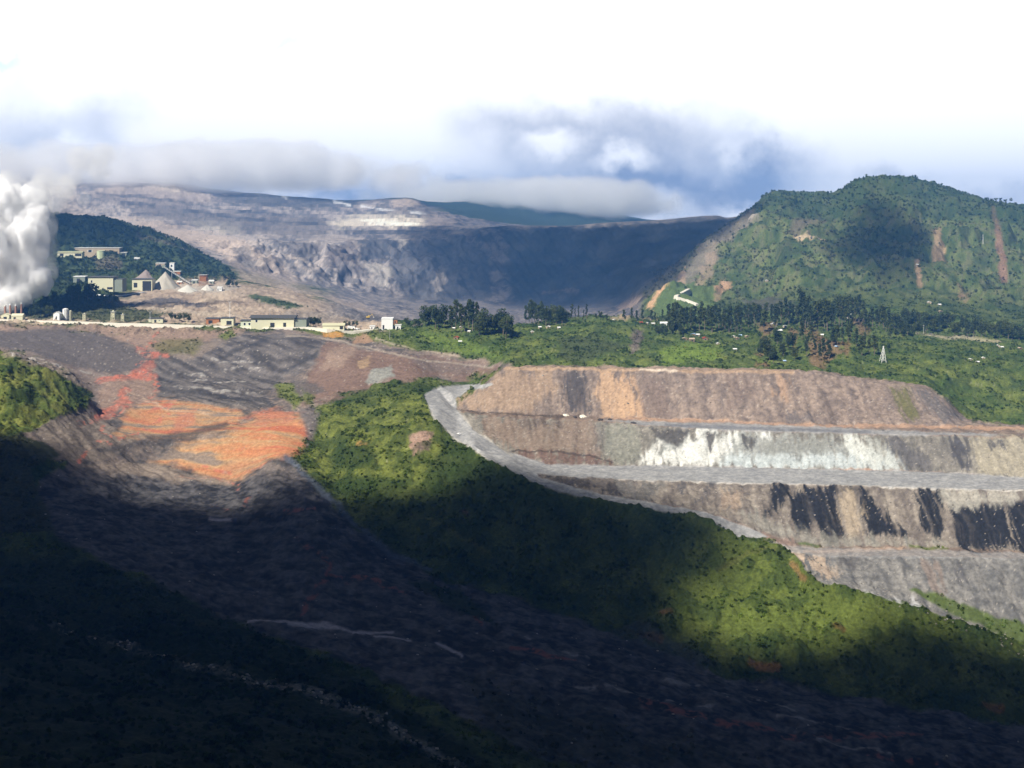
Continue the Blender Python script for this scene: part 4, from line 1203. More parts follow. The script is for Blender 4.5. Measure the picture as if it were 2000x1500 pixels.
def build_plant():
    # upper terrace
    shed('warehouse', 'long tan warehouse on the upper terrace of the wooded hill', 145, 233, 484, 501, 22, TAN, LROOF, 'flat', 0, .6, [(.05, .16, 0, .6), (.88, .96, 0, .6)], [(.3, .4, .5, .8)])
    tank('pale green round tank in front of the long tan warehouse', 198, 502, 489, 17, mat('pale green paint', (.50, .56, .34), .6, .06, .3), 'storage_tank')
    shed('shed', 'low cream shed at the left end of the long tan warehouse', 112, 160, 491, 500, 14, CREAM, mat('olive roof sheet', (.36, .36, .22), .7, .1, .3), 'x', 0, .8, [(.1, .25, 0, .75), (.72, .98, 0, .75)])
    shed('shed', 'tiny open shed with a pale roof right of the long tan warehouse', 235, 247, 493, 500, 8, GREYW, LROOF, 'flat', 0, .6, [(.2, .8, 0, .8)])
    vehicle('truck', 'white and red truck parked right of the long tan warehouse', 268, 507, 11, WHITE, .1, 'truck', 'lorry')
    # middle terrace
    shed('workshop', 'cream workshop with a flat dark roof behind the dark clump of trees', 172, 221, 541, 565, 26, CREAM, DROOF, 'flat', 0, 1.4, [(.76, .98, 0, .18), (.3, .36, 0, .3)], [(.1, .18, .55, .75)], (14, GREYW))
    shed('shed', 'shed with a bright white roof left of the cream workshop', 143, 166, 540, 552, 14, GREYW, WHITE, 'flat', 0, .6, [(.3, .6, 0, .7)])
    shed('open_shed', 'cream shed with a tall dark open bay left of the grey cone of ore', 258, 297, 545, 568, 20, CREAM, DROOF, 'flat', 0, 1.2, [(.52, .96, 0, .85), (.08, .26, .3, .7)])
    cone_pile('stockpile', 'pale grey cone of crushed ore beside the open cream shed', 316, 566, 531, 56, ASHP, 3)
    cone_pile('stockpile', 'mauve grey cone of ore standing behind the open cream shed', 280, 546, 527, 38, MAUVEP, 4)
    cone_pile('stockpile', 'low white heap left of the orange steel tower', 362, 570, 557, 40, ASHW, 5)
    cone_pile('stockpile', 'small white pointed heap below the orange steel tower', 402, 567, 556, 24, ASHW, 6)
    frame_tower('orange steel tower on the ore yard', 396, 558, 533, 14, RUST, .6, 'steel_tower', False)
    shed('control_cabin', 'small white cabin on the bare bank above the ore cone', 331, 340, 514, 525, 6, WHITE, WHITE, 'flat', 0, .4, [], [(.2, .7, .35, .75)])
    shed('shed', 'low tan shed left of the small white cabin', 304, 322, 514, 521, 8, TAN, LROOF, 'flat', 0, .5, [(.3, .6, 0, .7)])
    shed('shed', 'low rusty shed below the small white cabin', 334, 352, 530, 536, 6, RUST, LROOF, 'flat', 0, .5, [(.3, .6, 0, .7)])
    shed('shed', 'small white roofed shed just left of the orange steel tower', 374, 385, 547, 554, 7, GREYW, WHITE, 'flat', 0, .6, [(.3, .6, 0, .7)])
    shed('shed', 'small grey shed right of the orange steel tower', 408, 417, 547, 554, 7, GREYW, LROOF, 'x', 0, .6, [(.3, .6, 0, .7)])
    shed('shed', 'little rusty shed under the lower end of the conveyor', 346, 355, 549, 555, 6, RUST, LROOF, 'x', 0, .5, [(.3, .6, 0, .7)])
    shed('cabin', 'white cabin on the pale ground right of the two white heaps', 424, 433, 561, 568, 6, WHITE, WHITE, 'flat', 0, .4, [(.1, .3, 0, .7)], [(.5, .8, .4, .75)])
    shed('cabin', 'tiny white cabin between the parked pickup and the white cube building', 722, 732, 637, 643, 6, WHITE, LROOF, 'flat', 0, .4, [(.3, .55, 0, .7)])
    # conveyor
    a, b = at(318, 540) + Vector((0, 8, 16)), at(372, 556)
    t = thing('conveyor', 'dark inclined conveyor running down from the tip of the grey ore cone', 'conveyor', b)
    a_, b_ = a - b, Vector((0, 0, 1.5))
    g = MB()
    for s in (-1.2, 1.2):
        for z in (0, 2.0):
            g.bar(a_ + Vector((0, s, z)), b_ + Vector((0, s, z)), .3, n=4)
    for k in range(12):
        p, q = a_.lerp(b_, k / 12), a_.lerp(b_, (k + 1) / 12)
        for s in (-1.2, 1.2):
            g.bar(p + Vector((0, s, 0)), q + Vector((0, s, 2)), .18, n=4)
    g.build('boom', STEEL, t)
    MB().add([a_ + Vector((0, -1, 2.2)), a_ + Vector((0, 1, 2.2)), b_ + Vector((0, 1, 2.2)), b_ + Vector((0, -1, 2.2)),
              a_ + Vector((0, -1, 2.5)), a_ + Vector((0, 1, 2.5)), b_ + Vector((0, 1, 2.5)), b_ + Vector((0, -1, 2.5))], [(3, 2, 1, 0), (4, 5, 6, 7), (0, 1, 5, 4), (1, 2, 6, 5), (2, 3, 7, 6), (3, 0, 4, 7)]).build('belt', RUBBER, t)
    for f_ in (.3, .65):
        p = a_.lerp(b_, f_)
        MB().bar(p, (p.x, p.y, -6), .5, n=6).build('leg', STEEL, t)
    MB().box(a_.x - 3, a_.x + 3, a_.y - 2.5, a_.y + 2.5, a_.z - 1, a_.z + 4).build('head_house', GREYW, t)
    # lower row along the edge of the terrace
    tank('white silo standing at the terrace edge right of the steam', 128, 624, 602, 11, WHITE)
    tank('smaller cream silo touching the white silo', 137, 624, 606, 7, CREAM)
    shed('house', 'small white gabled house left of the white silo', 104, 116, 609, 623, 9, WHITE, LROOF, 'y', 0, .5, [(.4, .6, 0, .5)])
    frame_tower('short steaming cream tower between the silo and the tall cream tower', 164, 625, 611, 6, CREAM)
    frame_tower('tall cream process tower on the terrace edge', 220, 627, 606, 8, CREAM)
    frame_tower('slim cream process tower right of the tall cream tower', 239, 628, 612, 6, CREAM)
    mast('thin lamp mast right of the cream process towers', 293, 630, 609, .3)
    mast('tall white lamp mast left of the long cream hall', 449, 632, 590, .4)
    mast('thin pole rising in front of the long cream hall', 527, 628, 602, .25, False, STEEL, 'pole')
    shed('hut', 'low cream hut at the foot of the thin lamp mast', 290, 318, 622, 630, 8, CREAM, DROOF, 'flat', 0, .5, [(.4, .55, 0, .75)], [(.7, .8, .4, .7)])
    shed('shed', 'orange brown shed on the terrace edge left of the tall lamp mast', 402, 428, 622, 632, 10, RUST, DROOF, 'flat', 0, .8, [(.2, .5, 0, .7)])
    shed('shed', 'open cream shed with a dark flat roof at the foot of the tall lamp mast', 431, 456, 621, 634, 12, CREAM, DROOF, 'flat', 0, .8, [(.45, .85, 0, .6)])
    shed('hall', 'long cream hall with a wide dark overhanging roof', 490, 574, 617, 638, 26, CREAM, DROOF, 'x', 0, 2.2, [(.45, .55, 0, .45), (.75, .82, 0, .45)], [(.1, .16, .5, .8)], (16, GREYW))
    shed('office_block', 'low pale green block with a dark roof in front of the long cream hall', 470, 522, 626, 641, 12, mat('pale green wall', (.52, .56, .42), .75, .08, .3), DROOF, 'flat', 0, 1.0, [(.55, .64, 0, .75)], [(.1, .2, .4, .75), (.28, .38, .4, .75), (.75, .85, .4, .75)])
    shed('shed', 'long low pale shed right of the long cream hall', 630, 672, 632, 643, 12, CREAM, mat('pale yellow roof sheet', (.52, .50, .33), .7, .08, .3), 'x', 0, .8, [(.8, .95, 0, .8)])
    shed('tank_house', 'white cube shaped building at the right end of the pale road', 745, 767, 622, 643, 14, WHITE, WHITE, 'flat', 0, .3, [(.1, .25, 0, .4)], (), None, 'building')
    shed('hut', 'small white hut right of the white cube shaped building', 772, 783, 635, 643, 6, WHITE, LROOF, 'flat', 0, .4, [(.3, .55, 0, .7)])
    shed('hut', 'small rusty hut behind the white cube shaped building', 768, 776, 624, 632, 6, RUST, DROOF, 'flat', 0, .4, [(.3, .6, 0, .7)])
    shed('shed', 'low pale arched shed in front of the steaming stacks', 2, 18, 612, 623, 9, CREAM, CREAM, 'y', 0, .4, [(.3, .7, 0, .6)])
    shed('shed', 'low pale shed beside the last steaming stack', 22, 44, 613, 623, 9, CREAM, CREAM, 'x', 0, .4, [(.2, .4, 0, .6)])
    for i, (u, vt, w) in enumerate(((10, 596, 5), (20, 594, 5), (31, 595, 5), (42, 591, 5))):
        p = at(u, 618)
        hh, r = (618 - vt) * PX(p.y), w / 2 * PX(p.y)
        t = thing('chimney_stack', ['leftmost', 'second from left', 'third from left', 'rightmost and tallest'][i] + ' of the four reddish stacks under the steam', 'chimney', p, 0, 'stacks under the steam')
        MB().lathe([(r, -3), (r * .75, hh * .9)], 16).build('shaft', mat('reddish stack', (.34, .19, .14), .8, .15, .4), t)
        MB().lathe([(r * .9, hh * .901), (r * .9, hh)], 16).build('collar', WHITE, t)
    vehicle('truck', 'white lorry parked at the terrace edge left of the white cube building', 686, 643, 10, WHITE, .05, 'truck', 'lorry')
    vehicle('truck', 'white pickup standing right of the parked white lorry', 698, 644, 6.5, WHITE, 3.0, 'truck', 'pickup')
    vehicle('pickup_truck', 'white pickup driving down the grey haul road', 896, 849, 5.2, WHITE, -1.1, 'pickup truck', 'pickup')
    # excavator
    p = at(719, 622)
    t = thing('excavator', 'yellow excavator working on the grey bank behind the pale road', 'excavator', p, .2)
    MB().box(-3, 3, -2.2, -1.0, 0, 1.4).build('track', RUBBER, t)
    MB().box(-3, 3, 1.0, 2.2, 0, 1.4).build('track', RUBBER, t)
    MB().box(-3, 2.2, -1.8, 1.8, 1.45, 3.4).build('body', YEL, t)
    MB().box(.4, 2.2, -1.7, -.2, 3.42, 5.2).build('cab', YEL, t)
    MB().bar((2.2, .5, 3), (6, .5, 6.5), .5, .4).bar((6, .5, 6.5), (8.5, .5, 2.5), .4, .3).build('boom', YEL, t)
    MB().box(7.8, 9.4, -.3, 1.3, .8, 2.5).build('bucket', STEEL, t)
    # pole on the grass and poles on the mountain
    mast('thin pole on the grass below the white cube building', 761, 666, 641, .22, False, STEEL, 'pole')
    mast('white pole high on the right flank of the green mountain', 1920, 477, 458, .5, False, WHITE, 'pole')
    mast('white pole on the left of the ridge trees above the red soil', 1655, 622, 596, .3, False, WHITE, 'pole')
    mast('white pole between tall trees right of the other ridge pole', 1662, 623, 600, .3, False, WHITE, 'pole')
    mast('grey pole above the green slope where the pale track begins', 1804, 652, 634, .3, False, STEEL, 'pole')
    # lattice mast on the slope
    p = at(1724, 706)
    hh, w = 28 * PX(p.y), 10 * PX(p.y) / 2
    t = thing('lattice_mast', 'leaning white lattice mast on the grass above the dump', 'mast', p, .2)
    for sx in (-1, 1):
        for sy in (-1, 1):
            MB().bar((sx * w, sy * w, -2), (sx * .3 + .9, sy * .3, hh), .28, .2, 5).build('leg', WHITE, t)
    for sy in (-1, 1):
        br = MB()
        for k in range(5):
            f0, f1 = k / 5, (k + 1) / 5
            g0, g1 = w * (1 - f0) + .3, w * (1 - f1) + .3
            br.bar((-g0 + f0, sy * g0, hh * f0), (g1 + f1, sy * g1, hh * f1), .14, n=4)
            br.bar((g0 + f0, sy * g0, hh * f0), (-g1 + f1, sy * g1, hh * f1), .14, n=4)
        br.build('bracing', WHITE, t)
    MB().box(.4, 1.5, -.5, .5, hh, hh + 1.2).build('head', WHITE, t)
    # pale raised road along the terrace edge, hairpin road on the mountain foot, pipe
    pts = [at(u, v) + Vector((0, 0, -1)) for u, v in ((-80, 624), (0, 626), (100, 629), (220, 633), (330, 636), (420, 639), (480, 641), (540, 642), (600, 641), (640, 645), (690, 649), (720, 646), (745, 643))]
    strip('limestone_road', pts, 9, 2.6, LIME)
    q = [at(u, v) for u, v in ((1345, 567), (1320, 581), (1340, 588), (1362, 597))]
    strip('hairpin_road', q, 6, 3.0, LIME)
    pts = [at(u, v) + Vector((0, 0, .8)) for u, v in ((187, 577), (210, 579), (230, 579), (255, 576), (282, 572))]
    t = thing('pipeline', 'white pipeline curving below the cream workshop', 'pipeline', pts[0])
    m = MB()
    for i in range(len(pts) - 1):
        m.bar(pts[i] - pts[0], pts[i + 1] - pts[0], 1.3, n=10)
    m.build('pipe', WHITE, t)
    for i in range(len(pts)):
        c = pts[i] - pts[0]
        MB().box(c.x - .6, c.x + .6, c.y - 1.2, c.y + 1.2, c.z - 4, c.z - 1.0).build('support', STEEL, t)
    # boulders on the top bench
    for i, (u, v, w, mm) in enumerate(((1105, 812, 13, LIME), (1123, 815, 8, None), (1138, 815, 16, LIME), (1172, 820, 10, None), (1191, 820, 9, None), (1237, 827, 12, None))):
        p = at(u, v)
        r = w / 2 * PX(p.y)
        bm = bmesh.new()
        bmesh.ops.create_icosphere(bm, subdivisions=3, radius=1)
        for vv in bm.verts:
            g = float(fbm(np.array([vv.co.x * 1.4 + i * 9]), np.array([vv.co.y * 1.4 + vv.co.z]), 3, 6)[0])
            vv.co *= 1 + .35 * g
            vv.co = Vector((vv.co.x * r, vv.co.y * r * .9, vv.co.z * r * .55))
        me = bpy.data.meshes.new('boulder')
        bm.to_mesh(me)
        bm.free()
        me.materials.append(mm or mat('dark boulder rock', (.06, .055, .055), .9, .3, .8))
        o = bpy.data.objects.new('boulder', me)
        o.location = p
        C.objects.link(o)
        tag(o, ['left one of the two white rock heaps on the rim of the top bench', 'black rock heap between the two white heaps on the rim of the top bench', 'right one of the two white rock heaps on the rim of the top bench',
                'first black rock heap right of the white heaps on the top bench', 'second black rock heap right of the white heaps on the top bench', 'last black rock heap, where the top bench road begins'][i], 'rock heap')


build_plant()


# ------------------------------------------------------------------ village huts
ORD = ['leftmost', 'second from left', 'third from left', 'fourth from left', 'fifth from left', 'sixth from left', 'seventh from left', 'eighth from left', 'ninth from left', 'tenth from left']
NUM = ['no', 'one', 'two', 'three', 'four', 'five', 'six', 'seven', 'eight', 'nine', 'ten']


def order_label(i, n, what, where):
    if n == 1:
        return what + ' ' + where
    o = 'rightmost' if i == n - 1 else ORD[i]
    return f'{what}, {o} of the {where}'.replace(' from left', '')


def build_huts():
    clusters = [
        ('in the dark tree clump', [(882,630,6,'w'),(886,643,5,'w'),(900,641,5,'w'),(915,649,6,'w'),(890,662,9,'r'),(899,669,6,'w'),(976,650,7,'r')]),
        ('on the grass between the two dark clumps', [(1040,650,6,'w'),(1055,641,5,'w'),(1070,641,8,'w'),(1092,642,5,'w')]),
        ('along the skyline track', [(1200,627,6,'w'),(1253,632,5,'r'),(1263,633,5,'w'),(1276,634,6,'w')]),
        ('in the clearing above green slope', [(1338,664,9,'t'),(1352,666,10,'t'),(1354,656,9,'b'),(1363,656,7,'w'),(1378,664,10,'r')]),
        ('in the trees right of the clearing', [(1403,673,5,'w'),(1421,640,4,'b'),(1432,659,6,'w'),(1436,684,6,'w'),(1441,662,6,'t'),(1446,657,5,'b'),(1460,659,6,'t')]),
        ('around the first patch of red soil', [(1512,637,11,'w'),(1523,649,10,'w'),(1533,640,8,'w'),(1533,707,5,'b'),(1585,634,9,'w'),(1606,656,5,'w'),(1636,679,5,'b')]),
        ('under the tallest ridge trees', [(1651,623,11,'t'),(1681,626,5,'t')]),
        ('on the lower flank of the green mountain', [(1793,519,6,'w'),(1498,550,5,'w'),(1815,593,8,'w'),(1836,597,5,'w'),(1838,610,6,'t'),(1846,624,7,'t')]),
        ('beside the pale track on the right', [(1826,647,8,'w'),(1834,648,7,'w'),(1949,677,6,'w'),(1958,680,5,'w'),(1994,682,6,'t')]),
        ('on the scrubby slope below the pale track', [(1897,704,4,'w'),(1912,709,4,'w'),(1921,701,5,'w')]),
    ]
    roofs = {'w': (WHITE, 'white roofed'), 'r': (REDP, 'red roofed'), 't': (TAN, 'tan roofed'), 'b': (BLUEP, 'pale blue roofed')}
    for where, hs in clusters:
        hs = sorted(hs)
        for i, (u, v, w, k) in enumerate(hs):
            rm, rd = roofs[k]
            shed('hut', order_label(i, len(hs), rd + ' hut', 'huts ' + where), u - w / 2, u + w / 2, v - max(3.4, w * .55), v, 4.5, TIMBER if k != 'w' else TAN, rm, 'x' if i % 2 else 'y', .25 * math.sin(i * 2.3), .5, [(.38, .62, 0, .75)], (), None, 'hut', 3)
    shed('long_house', 'long white house on the skyline track left of the tall trees', 1290, 1310, 629, 636, 6, WHITE, WHITE, 'x', .05, .5, [(.4, .5, 0, .75)], [(.1, .2, .35, .75), (.7, .8, .35, .75)])


build_huts()


# ------------------------------------------------------------------ foliage
def leaf_mat(name, c1, c2):
    m = bpy.data.materials.new(name)
    m.use_nodes = True
    T = NT(m.node_tree)
    rnd = T.n('ShaderNodeObjectInfo').outputs['Random']
    tc = T.n('ShaderNodeTexCoord').outputs['Object']
    nz = T.n('ShaderNodeTexNoise', {'Vector': tc, 'Scale': 6.0, 'Detail': 3.0}).outputs[0]
    k = T.m('ADD', T.m('MULTIPLY', rnd, .6), T.m('MULTIPLY', nz, .4))
    c = T.mix(k, c1, c2)
    d = T.n('ShaderNodeBsdfDiffuse', {'Color': c})
    tr = T.n('ShaderNodeBsdfTranslucent', {'Color': c})
    mx = T.n('ShaderNodeMixShader', {0: .38, 1: d.outputs[0], 2: tr.outputs[0]})
    T.n('ShaderNodeOutputMaterial', {0: mx.outputs[0]})
    return m


def tint_mat(name):
    m = bpy.data.materials.new(name)
    m.use_nodes = True
    T = NT(m.node_tree)
    a = T.n('ShaderNodeAttribute', attribute_type='INSTANCER', attribute_name='tint').outputs['Color']
    d = T.n('ShaderNodeBsdfDiffuse', {'Color': a})
    tr = T.n('ShaderNodeBsdfTranslucent', {'Color': a})
    mx = T.n('ShaderNodeMixShader', {0: .38, 1: d.outputs[0], 2: tr.outputs[0]})
    T.n('ShaderNodeOutputMaterial', {0: mx.outputs[0]})
    return m


TINT = tint_mat('scrub leaves')


def leaf_quads(centers, size, r, up=0.0):
    n = len(centers)
    nr = r.normal(size=(n, 3))
    nr[:, 2] = np.abs(nr[:, 2]) + up
    nr /= np.linalg.norm(nr, axis=1)[:, None]
    t = np.cross(nr, r.normal(size=(n, 3)))
    t /= np.linalg.norm(t, axis=1)[:, None]
    b = np.cross(nr, t)
    s = (size * r.uniform(.6, 1.4, n))[:, None]
    asp = r.uniform(.5, .9, n)[:, None]
    P = np.stack([centers - t * s - b * s * asp * .3, centers + b * s * asp, centers + t * s + b * s * asp * .3, centers - b * s * asp], 1)
    return P.reshape(-1, 3), np.arange(n * 4).reshape(n, 4)


def clump_mesh(name, seed, m, n=130, leaf=.2):
    """a shrub of unit radius sitting on the ground: leaf-sized faces filling a lumpy dome"""
    r = np.random.default_rng(seed)
    lobes = [(r.uniform(-.5, .5), r.uniform(-.5, .5), r.uniform(.2, .7), r.uniform(.35, .6)) for _ in range(5)]
    c = []
    for k in range(n):
        x, y, z, rad = lobes[r.integers(5)]
        d = r.normal(size=3)
        d /= np.linalg.norm(d)
        q = np.array([x, y, z]) + d * rad * r.uniform(.6, 1.0)
        q[2] = abs(q[2])
        c.append(q)
    P, Q = leaf_quads(np.array(c), leaf, r, .4)
    me = bpy.data.meshes.new(name)
    me.from_pydata(P.tolist(), [], Q.tolist())
    me.materials.append(m)
    return me


def scatter(name, coll, pos, scl, tint, kind='stuff'):
    me = bpy.data.meshes.new(name)
    me.vertices.add(len(pos))
    me.vertices.foreach_set('co', pos.astype(np.float32).ravel())
    a = me.attributes.new('scl', 'FLOAT', 'POINT')
    a.data.foreach_set('value', scl.astype(np.float32))
    a = me.attributes.new('tint', 'FLOAT_COLOR', 'POINT')
    a.data.foreach_set('color', np.concatenate([tint, np.ones((len(pos), 1))], 1).astype(np.float32).ravel())
    o = bpy.data.objects.new(name, me)
    C.objects.link(o)
    o['kind'] = kind
    g = bpy.data.node_groups.new(name, 'GeometryNodeTree')
    g.interface.new_socket('Geometry', in_out='INPUT', socket_type='NodeSocketGeometry')
    g.interface.new_socket('Geometry', in_out='OUTPUT', socket_type='NodeSocketGeometry')
    N, L = g.nodes, g.links
    gi, go = N.new('NodeGroupInput'), N.new('NodeGroupOutput')
    ci = N.new('GeometryNodeCollectionInfo')
    ci.inputs['Collection'].default_value = coll
    ci.inputs['Separate Children'].default_value = True
    ci.inputs['Reset Children'].default_value = True
    iop = N.new('GeometryNodeInstanceOnPoints')
    iop.inputs['Pick Instance'].default_value = True
    rv = N.new('FunctionNodeRandomValue')
    rv.data_type = 'FLOAT_VECTOR'
    rv.inputs[0].default_value = (-.15, -.15, 0)
    rv.inputs[1].default_value = (.15, .15, 6.28)
    na = N.new('GeometryNodeInputNamedAttribute')
    na.data_type = 'FLOAT'
    na.inputs['Name'].default_value = 'scl'
    L.new(gi.outputs[0], iop.inputs['Points'])
    L.new(ci.outputs[0], iop.inputs['Instance'])
    L.new(rv.outputs[0], iop.inputs['Rotation'])
    L.new(na.outputs['Attribute'], iop.inputs['Scale'])
    L.new(iop.outputs[0], go.inputs[0])
    md = o.modifiers.new('scatter', 'NODES')
    md.node_group = g
    return o


def rock_mesh(name, seed, m):
    bm = bmesh.new()
    bmesh.ops.create_icosphere(bm, subdivisions=2, radius=1)
    for v in bm.verts:
        g = float(fbm(np.array([v.co.x * 1.3 + seed]), np.array([v.co.y * 1.3 + v.co.z]), 3, seed)[0])
        v.co = v.co * (1 + .5 * g)
        v.co.z *= .65
    me = bpy.data.meshes.new(name)
    bm.to_mesh(me)
    bm.free()
    me.materials.append(m)
    return me


def build_scrub():
    sc = bpy.data.collections.new('scrub_kinds')
    for i in range(5):
        sc.objects.link(bpy.data.objects.new('shrub', clump_mesh('shrub', 50 + i, TINT)))
    fc_ = bpy.data.collections.new('forest_kinds')
    for i in range(4):
        me = clump_mesh('forest_crown', 80 + i, TINT, 110, .22)
        for v in me.vertices:
            v.co.z *= 1.35
        fc_.objects.link(bpy.data.objects.new('forest_crown', me))
    # area of every terrain cell
    dx = np.gradient(X0, axis=1)
    dy = np.gradient(Y0, axis=0)
    area = np.abs(dx * dy)
    fr = (UU > -320) & (UU < 2320)
    facing = VP <= VISMIN + 6

    def pick(dens):
        lam = np.clip(dens * area * fr * facing, 0, 3)
        k = rng.poisson(lam)
        i, j = np.nonzero(k)
        rep = k[i, j]
        i, j = np.repeat(i, rep), np.repeat(j, rep)
        ox, oy = rng.uniform(-.5, .5, len(i)), rng.uniform(-.5, .5, len(i))
        p = W[i, j].copy()
        p[:, 0] += ox * dx[i, j]
        p[:, 1] += oy * dy[i, j]
        return i, j, p
    NS = fbm(X0 / 24, Y0 / 24, 4, 201)
    # scrub on the near and middle slopes
    m1 = veg * (Y0 < 1990) * (wood < .3) * sstep(60, 300, Y0)
    d1 = m1 * np.clip(.45 + 1.2 * NS, .12, 1) * .13
    i, j, p = pick(d1)
    s = rng.uniform(.5, 1.8, len(i)) * (1 + .5 * np.clip(NS[i, j], -.5, 1)) 
    g = rng.uniform(.6, 1.75, len(i))[:, None]
    tint = np.clip(col[i, j] * g * np.array([1.3, 1.42, 1.2]), .008, .3)
    p[:, 2] -= .25
    scatter('shrub_cover', sc, p, s, tint)
    print('shrubs', len(i))
    # forest on the hill and the mountain
    d2 = wood * np.clip(.6 + .8 * NS, .2, 1) * .030
    i, j, p = pick(d2)
    s = rng.uniform(1.5, 3.6, len(i))
    g = rng.uniform(.85, 1.6, len(i))[:, None]
    tint = np.clip(col[i, j] * g * 1.35, .008, .3)
    p[:, 2] -= .5
    scatter('forest_cover', fc_, p, s, tint)
    print('forest', len(i))
    # loose boulders along the stream and below the dump
    rk = bpy.data.collections.new('rock_kinds')
    for i in range(4):
        rk.objects.link(bpy.data.objects.new('rock', rock_mesh('rock', 20 + i, TINT)))
    lowrim = pm([(1545,1082),(1620,1095),(1800,1180),(2030,1260),(2030,1290),(1780,1200),(1640,1140),(1580,1120)], 7.6, 9.2, 5, 6)
    rockd = strm * np.clip(.3 + 1.2 * NB, 0, 1) * .10 + lowrim * .05 + flow * (1 - moundm) * .0018 * np.clip(.4 + NB, 0, 1) + dumpm * (1 - roadall) * .0030 * np.clip(.3 + 1.2 * NB, 0, 1)
    i, j, p = pick(rockd)
    s = rng.uniform(.25, .9, len(i)) ** 1.0 * (1 + .8 * (rng.random(len(i)) > .93)) * (1 + .5 * strm[i, j])
    tint = np.array([.34, .32, .29]) * rng.uniform(.5, 1.4, len(i))[:, None]
    scatter('loose_rock', rk, p, s, tint)
    print('rocks', len(i))


build_scrub()


def tree_meshes(kind, seed):
    """trunk and crown of a tree one unit tall"""
    r = np.random.default_rng(seed)
    t = MB()
    bend = r.uniform(-.03, .03, 2)
    top = .8 if kind != 'thin' else .92
    pts = [Vector((bend[0] * f * f * 3, bend[1] * f * f * 3, f * top)) for f in (0, .2, .45, .7, 1)]
    pts[0].z = -.05
    rad = [.022, .017, .013, .008, .003]
    for k in range(4):
        t.bar(pts[k], pts[k + 1], rad[k], rad[k + 1], 7, False)
    lobes = []
    if kind == 'round':
        spec = [(r.uniform(.28, .8), r.uniform(.05, .27), r.uniform(.13, .2)) for _ in range(13)]
    elif kind == 'tall':
        spec = [(.30 + .66 * (k / 12) , r.uniform(.03, .17) * (1.05 - .55 * k / 12), r.uniform(.06, .115)) for k in range(13)]
    elif kind == 'umbrella':
        spec = [(r.uniform(.45, .92), r.uniform(.05, .3), r.uniform(.10, .17)) for _ in range(10)]
    else:
        spec = [(.35 + .6 * (k / 9), r.uniform(.01, .08), r.uniform(.04, .07)) for k in range(10)]
    C_ = []
    for z, off, rr in spec:
        an = r.uniform(0, 6.28)
        c = Vector((math.cos(an) * off, math.sin(an) * off, z))
        f = min(max((z - .12) / top, .1), .95)
        k = min(int(f * 4), 3)
        a = pts[k].lerp(pts[k + 1], f * 4 - k)
        t.bar(a, c, .008, .003, 5, False)
        n = int(46 + 220 * rr)
        d = r.normal(size=(n, 3))
        d /= np.linalg.norm(d, axis=1)[:, None]
        q = np.array(c)[None] + d * rr * r.uniform(.45, 1.05, n)[:, None] * np.array([1, 1, .8])
        C_.append(q)
    P, Q = leaf_quads(np.concatenate(C_), .035 if kind != 'thin' else .026, r, .3)
    return t, P, Q


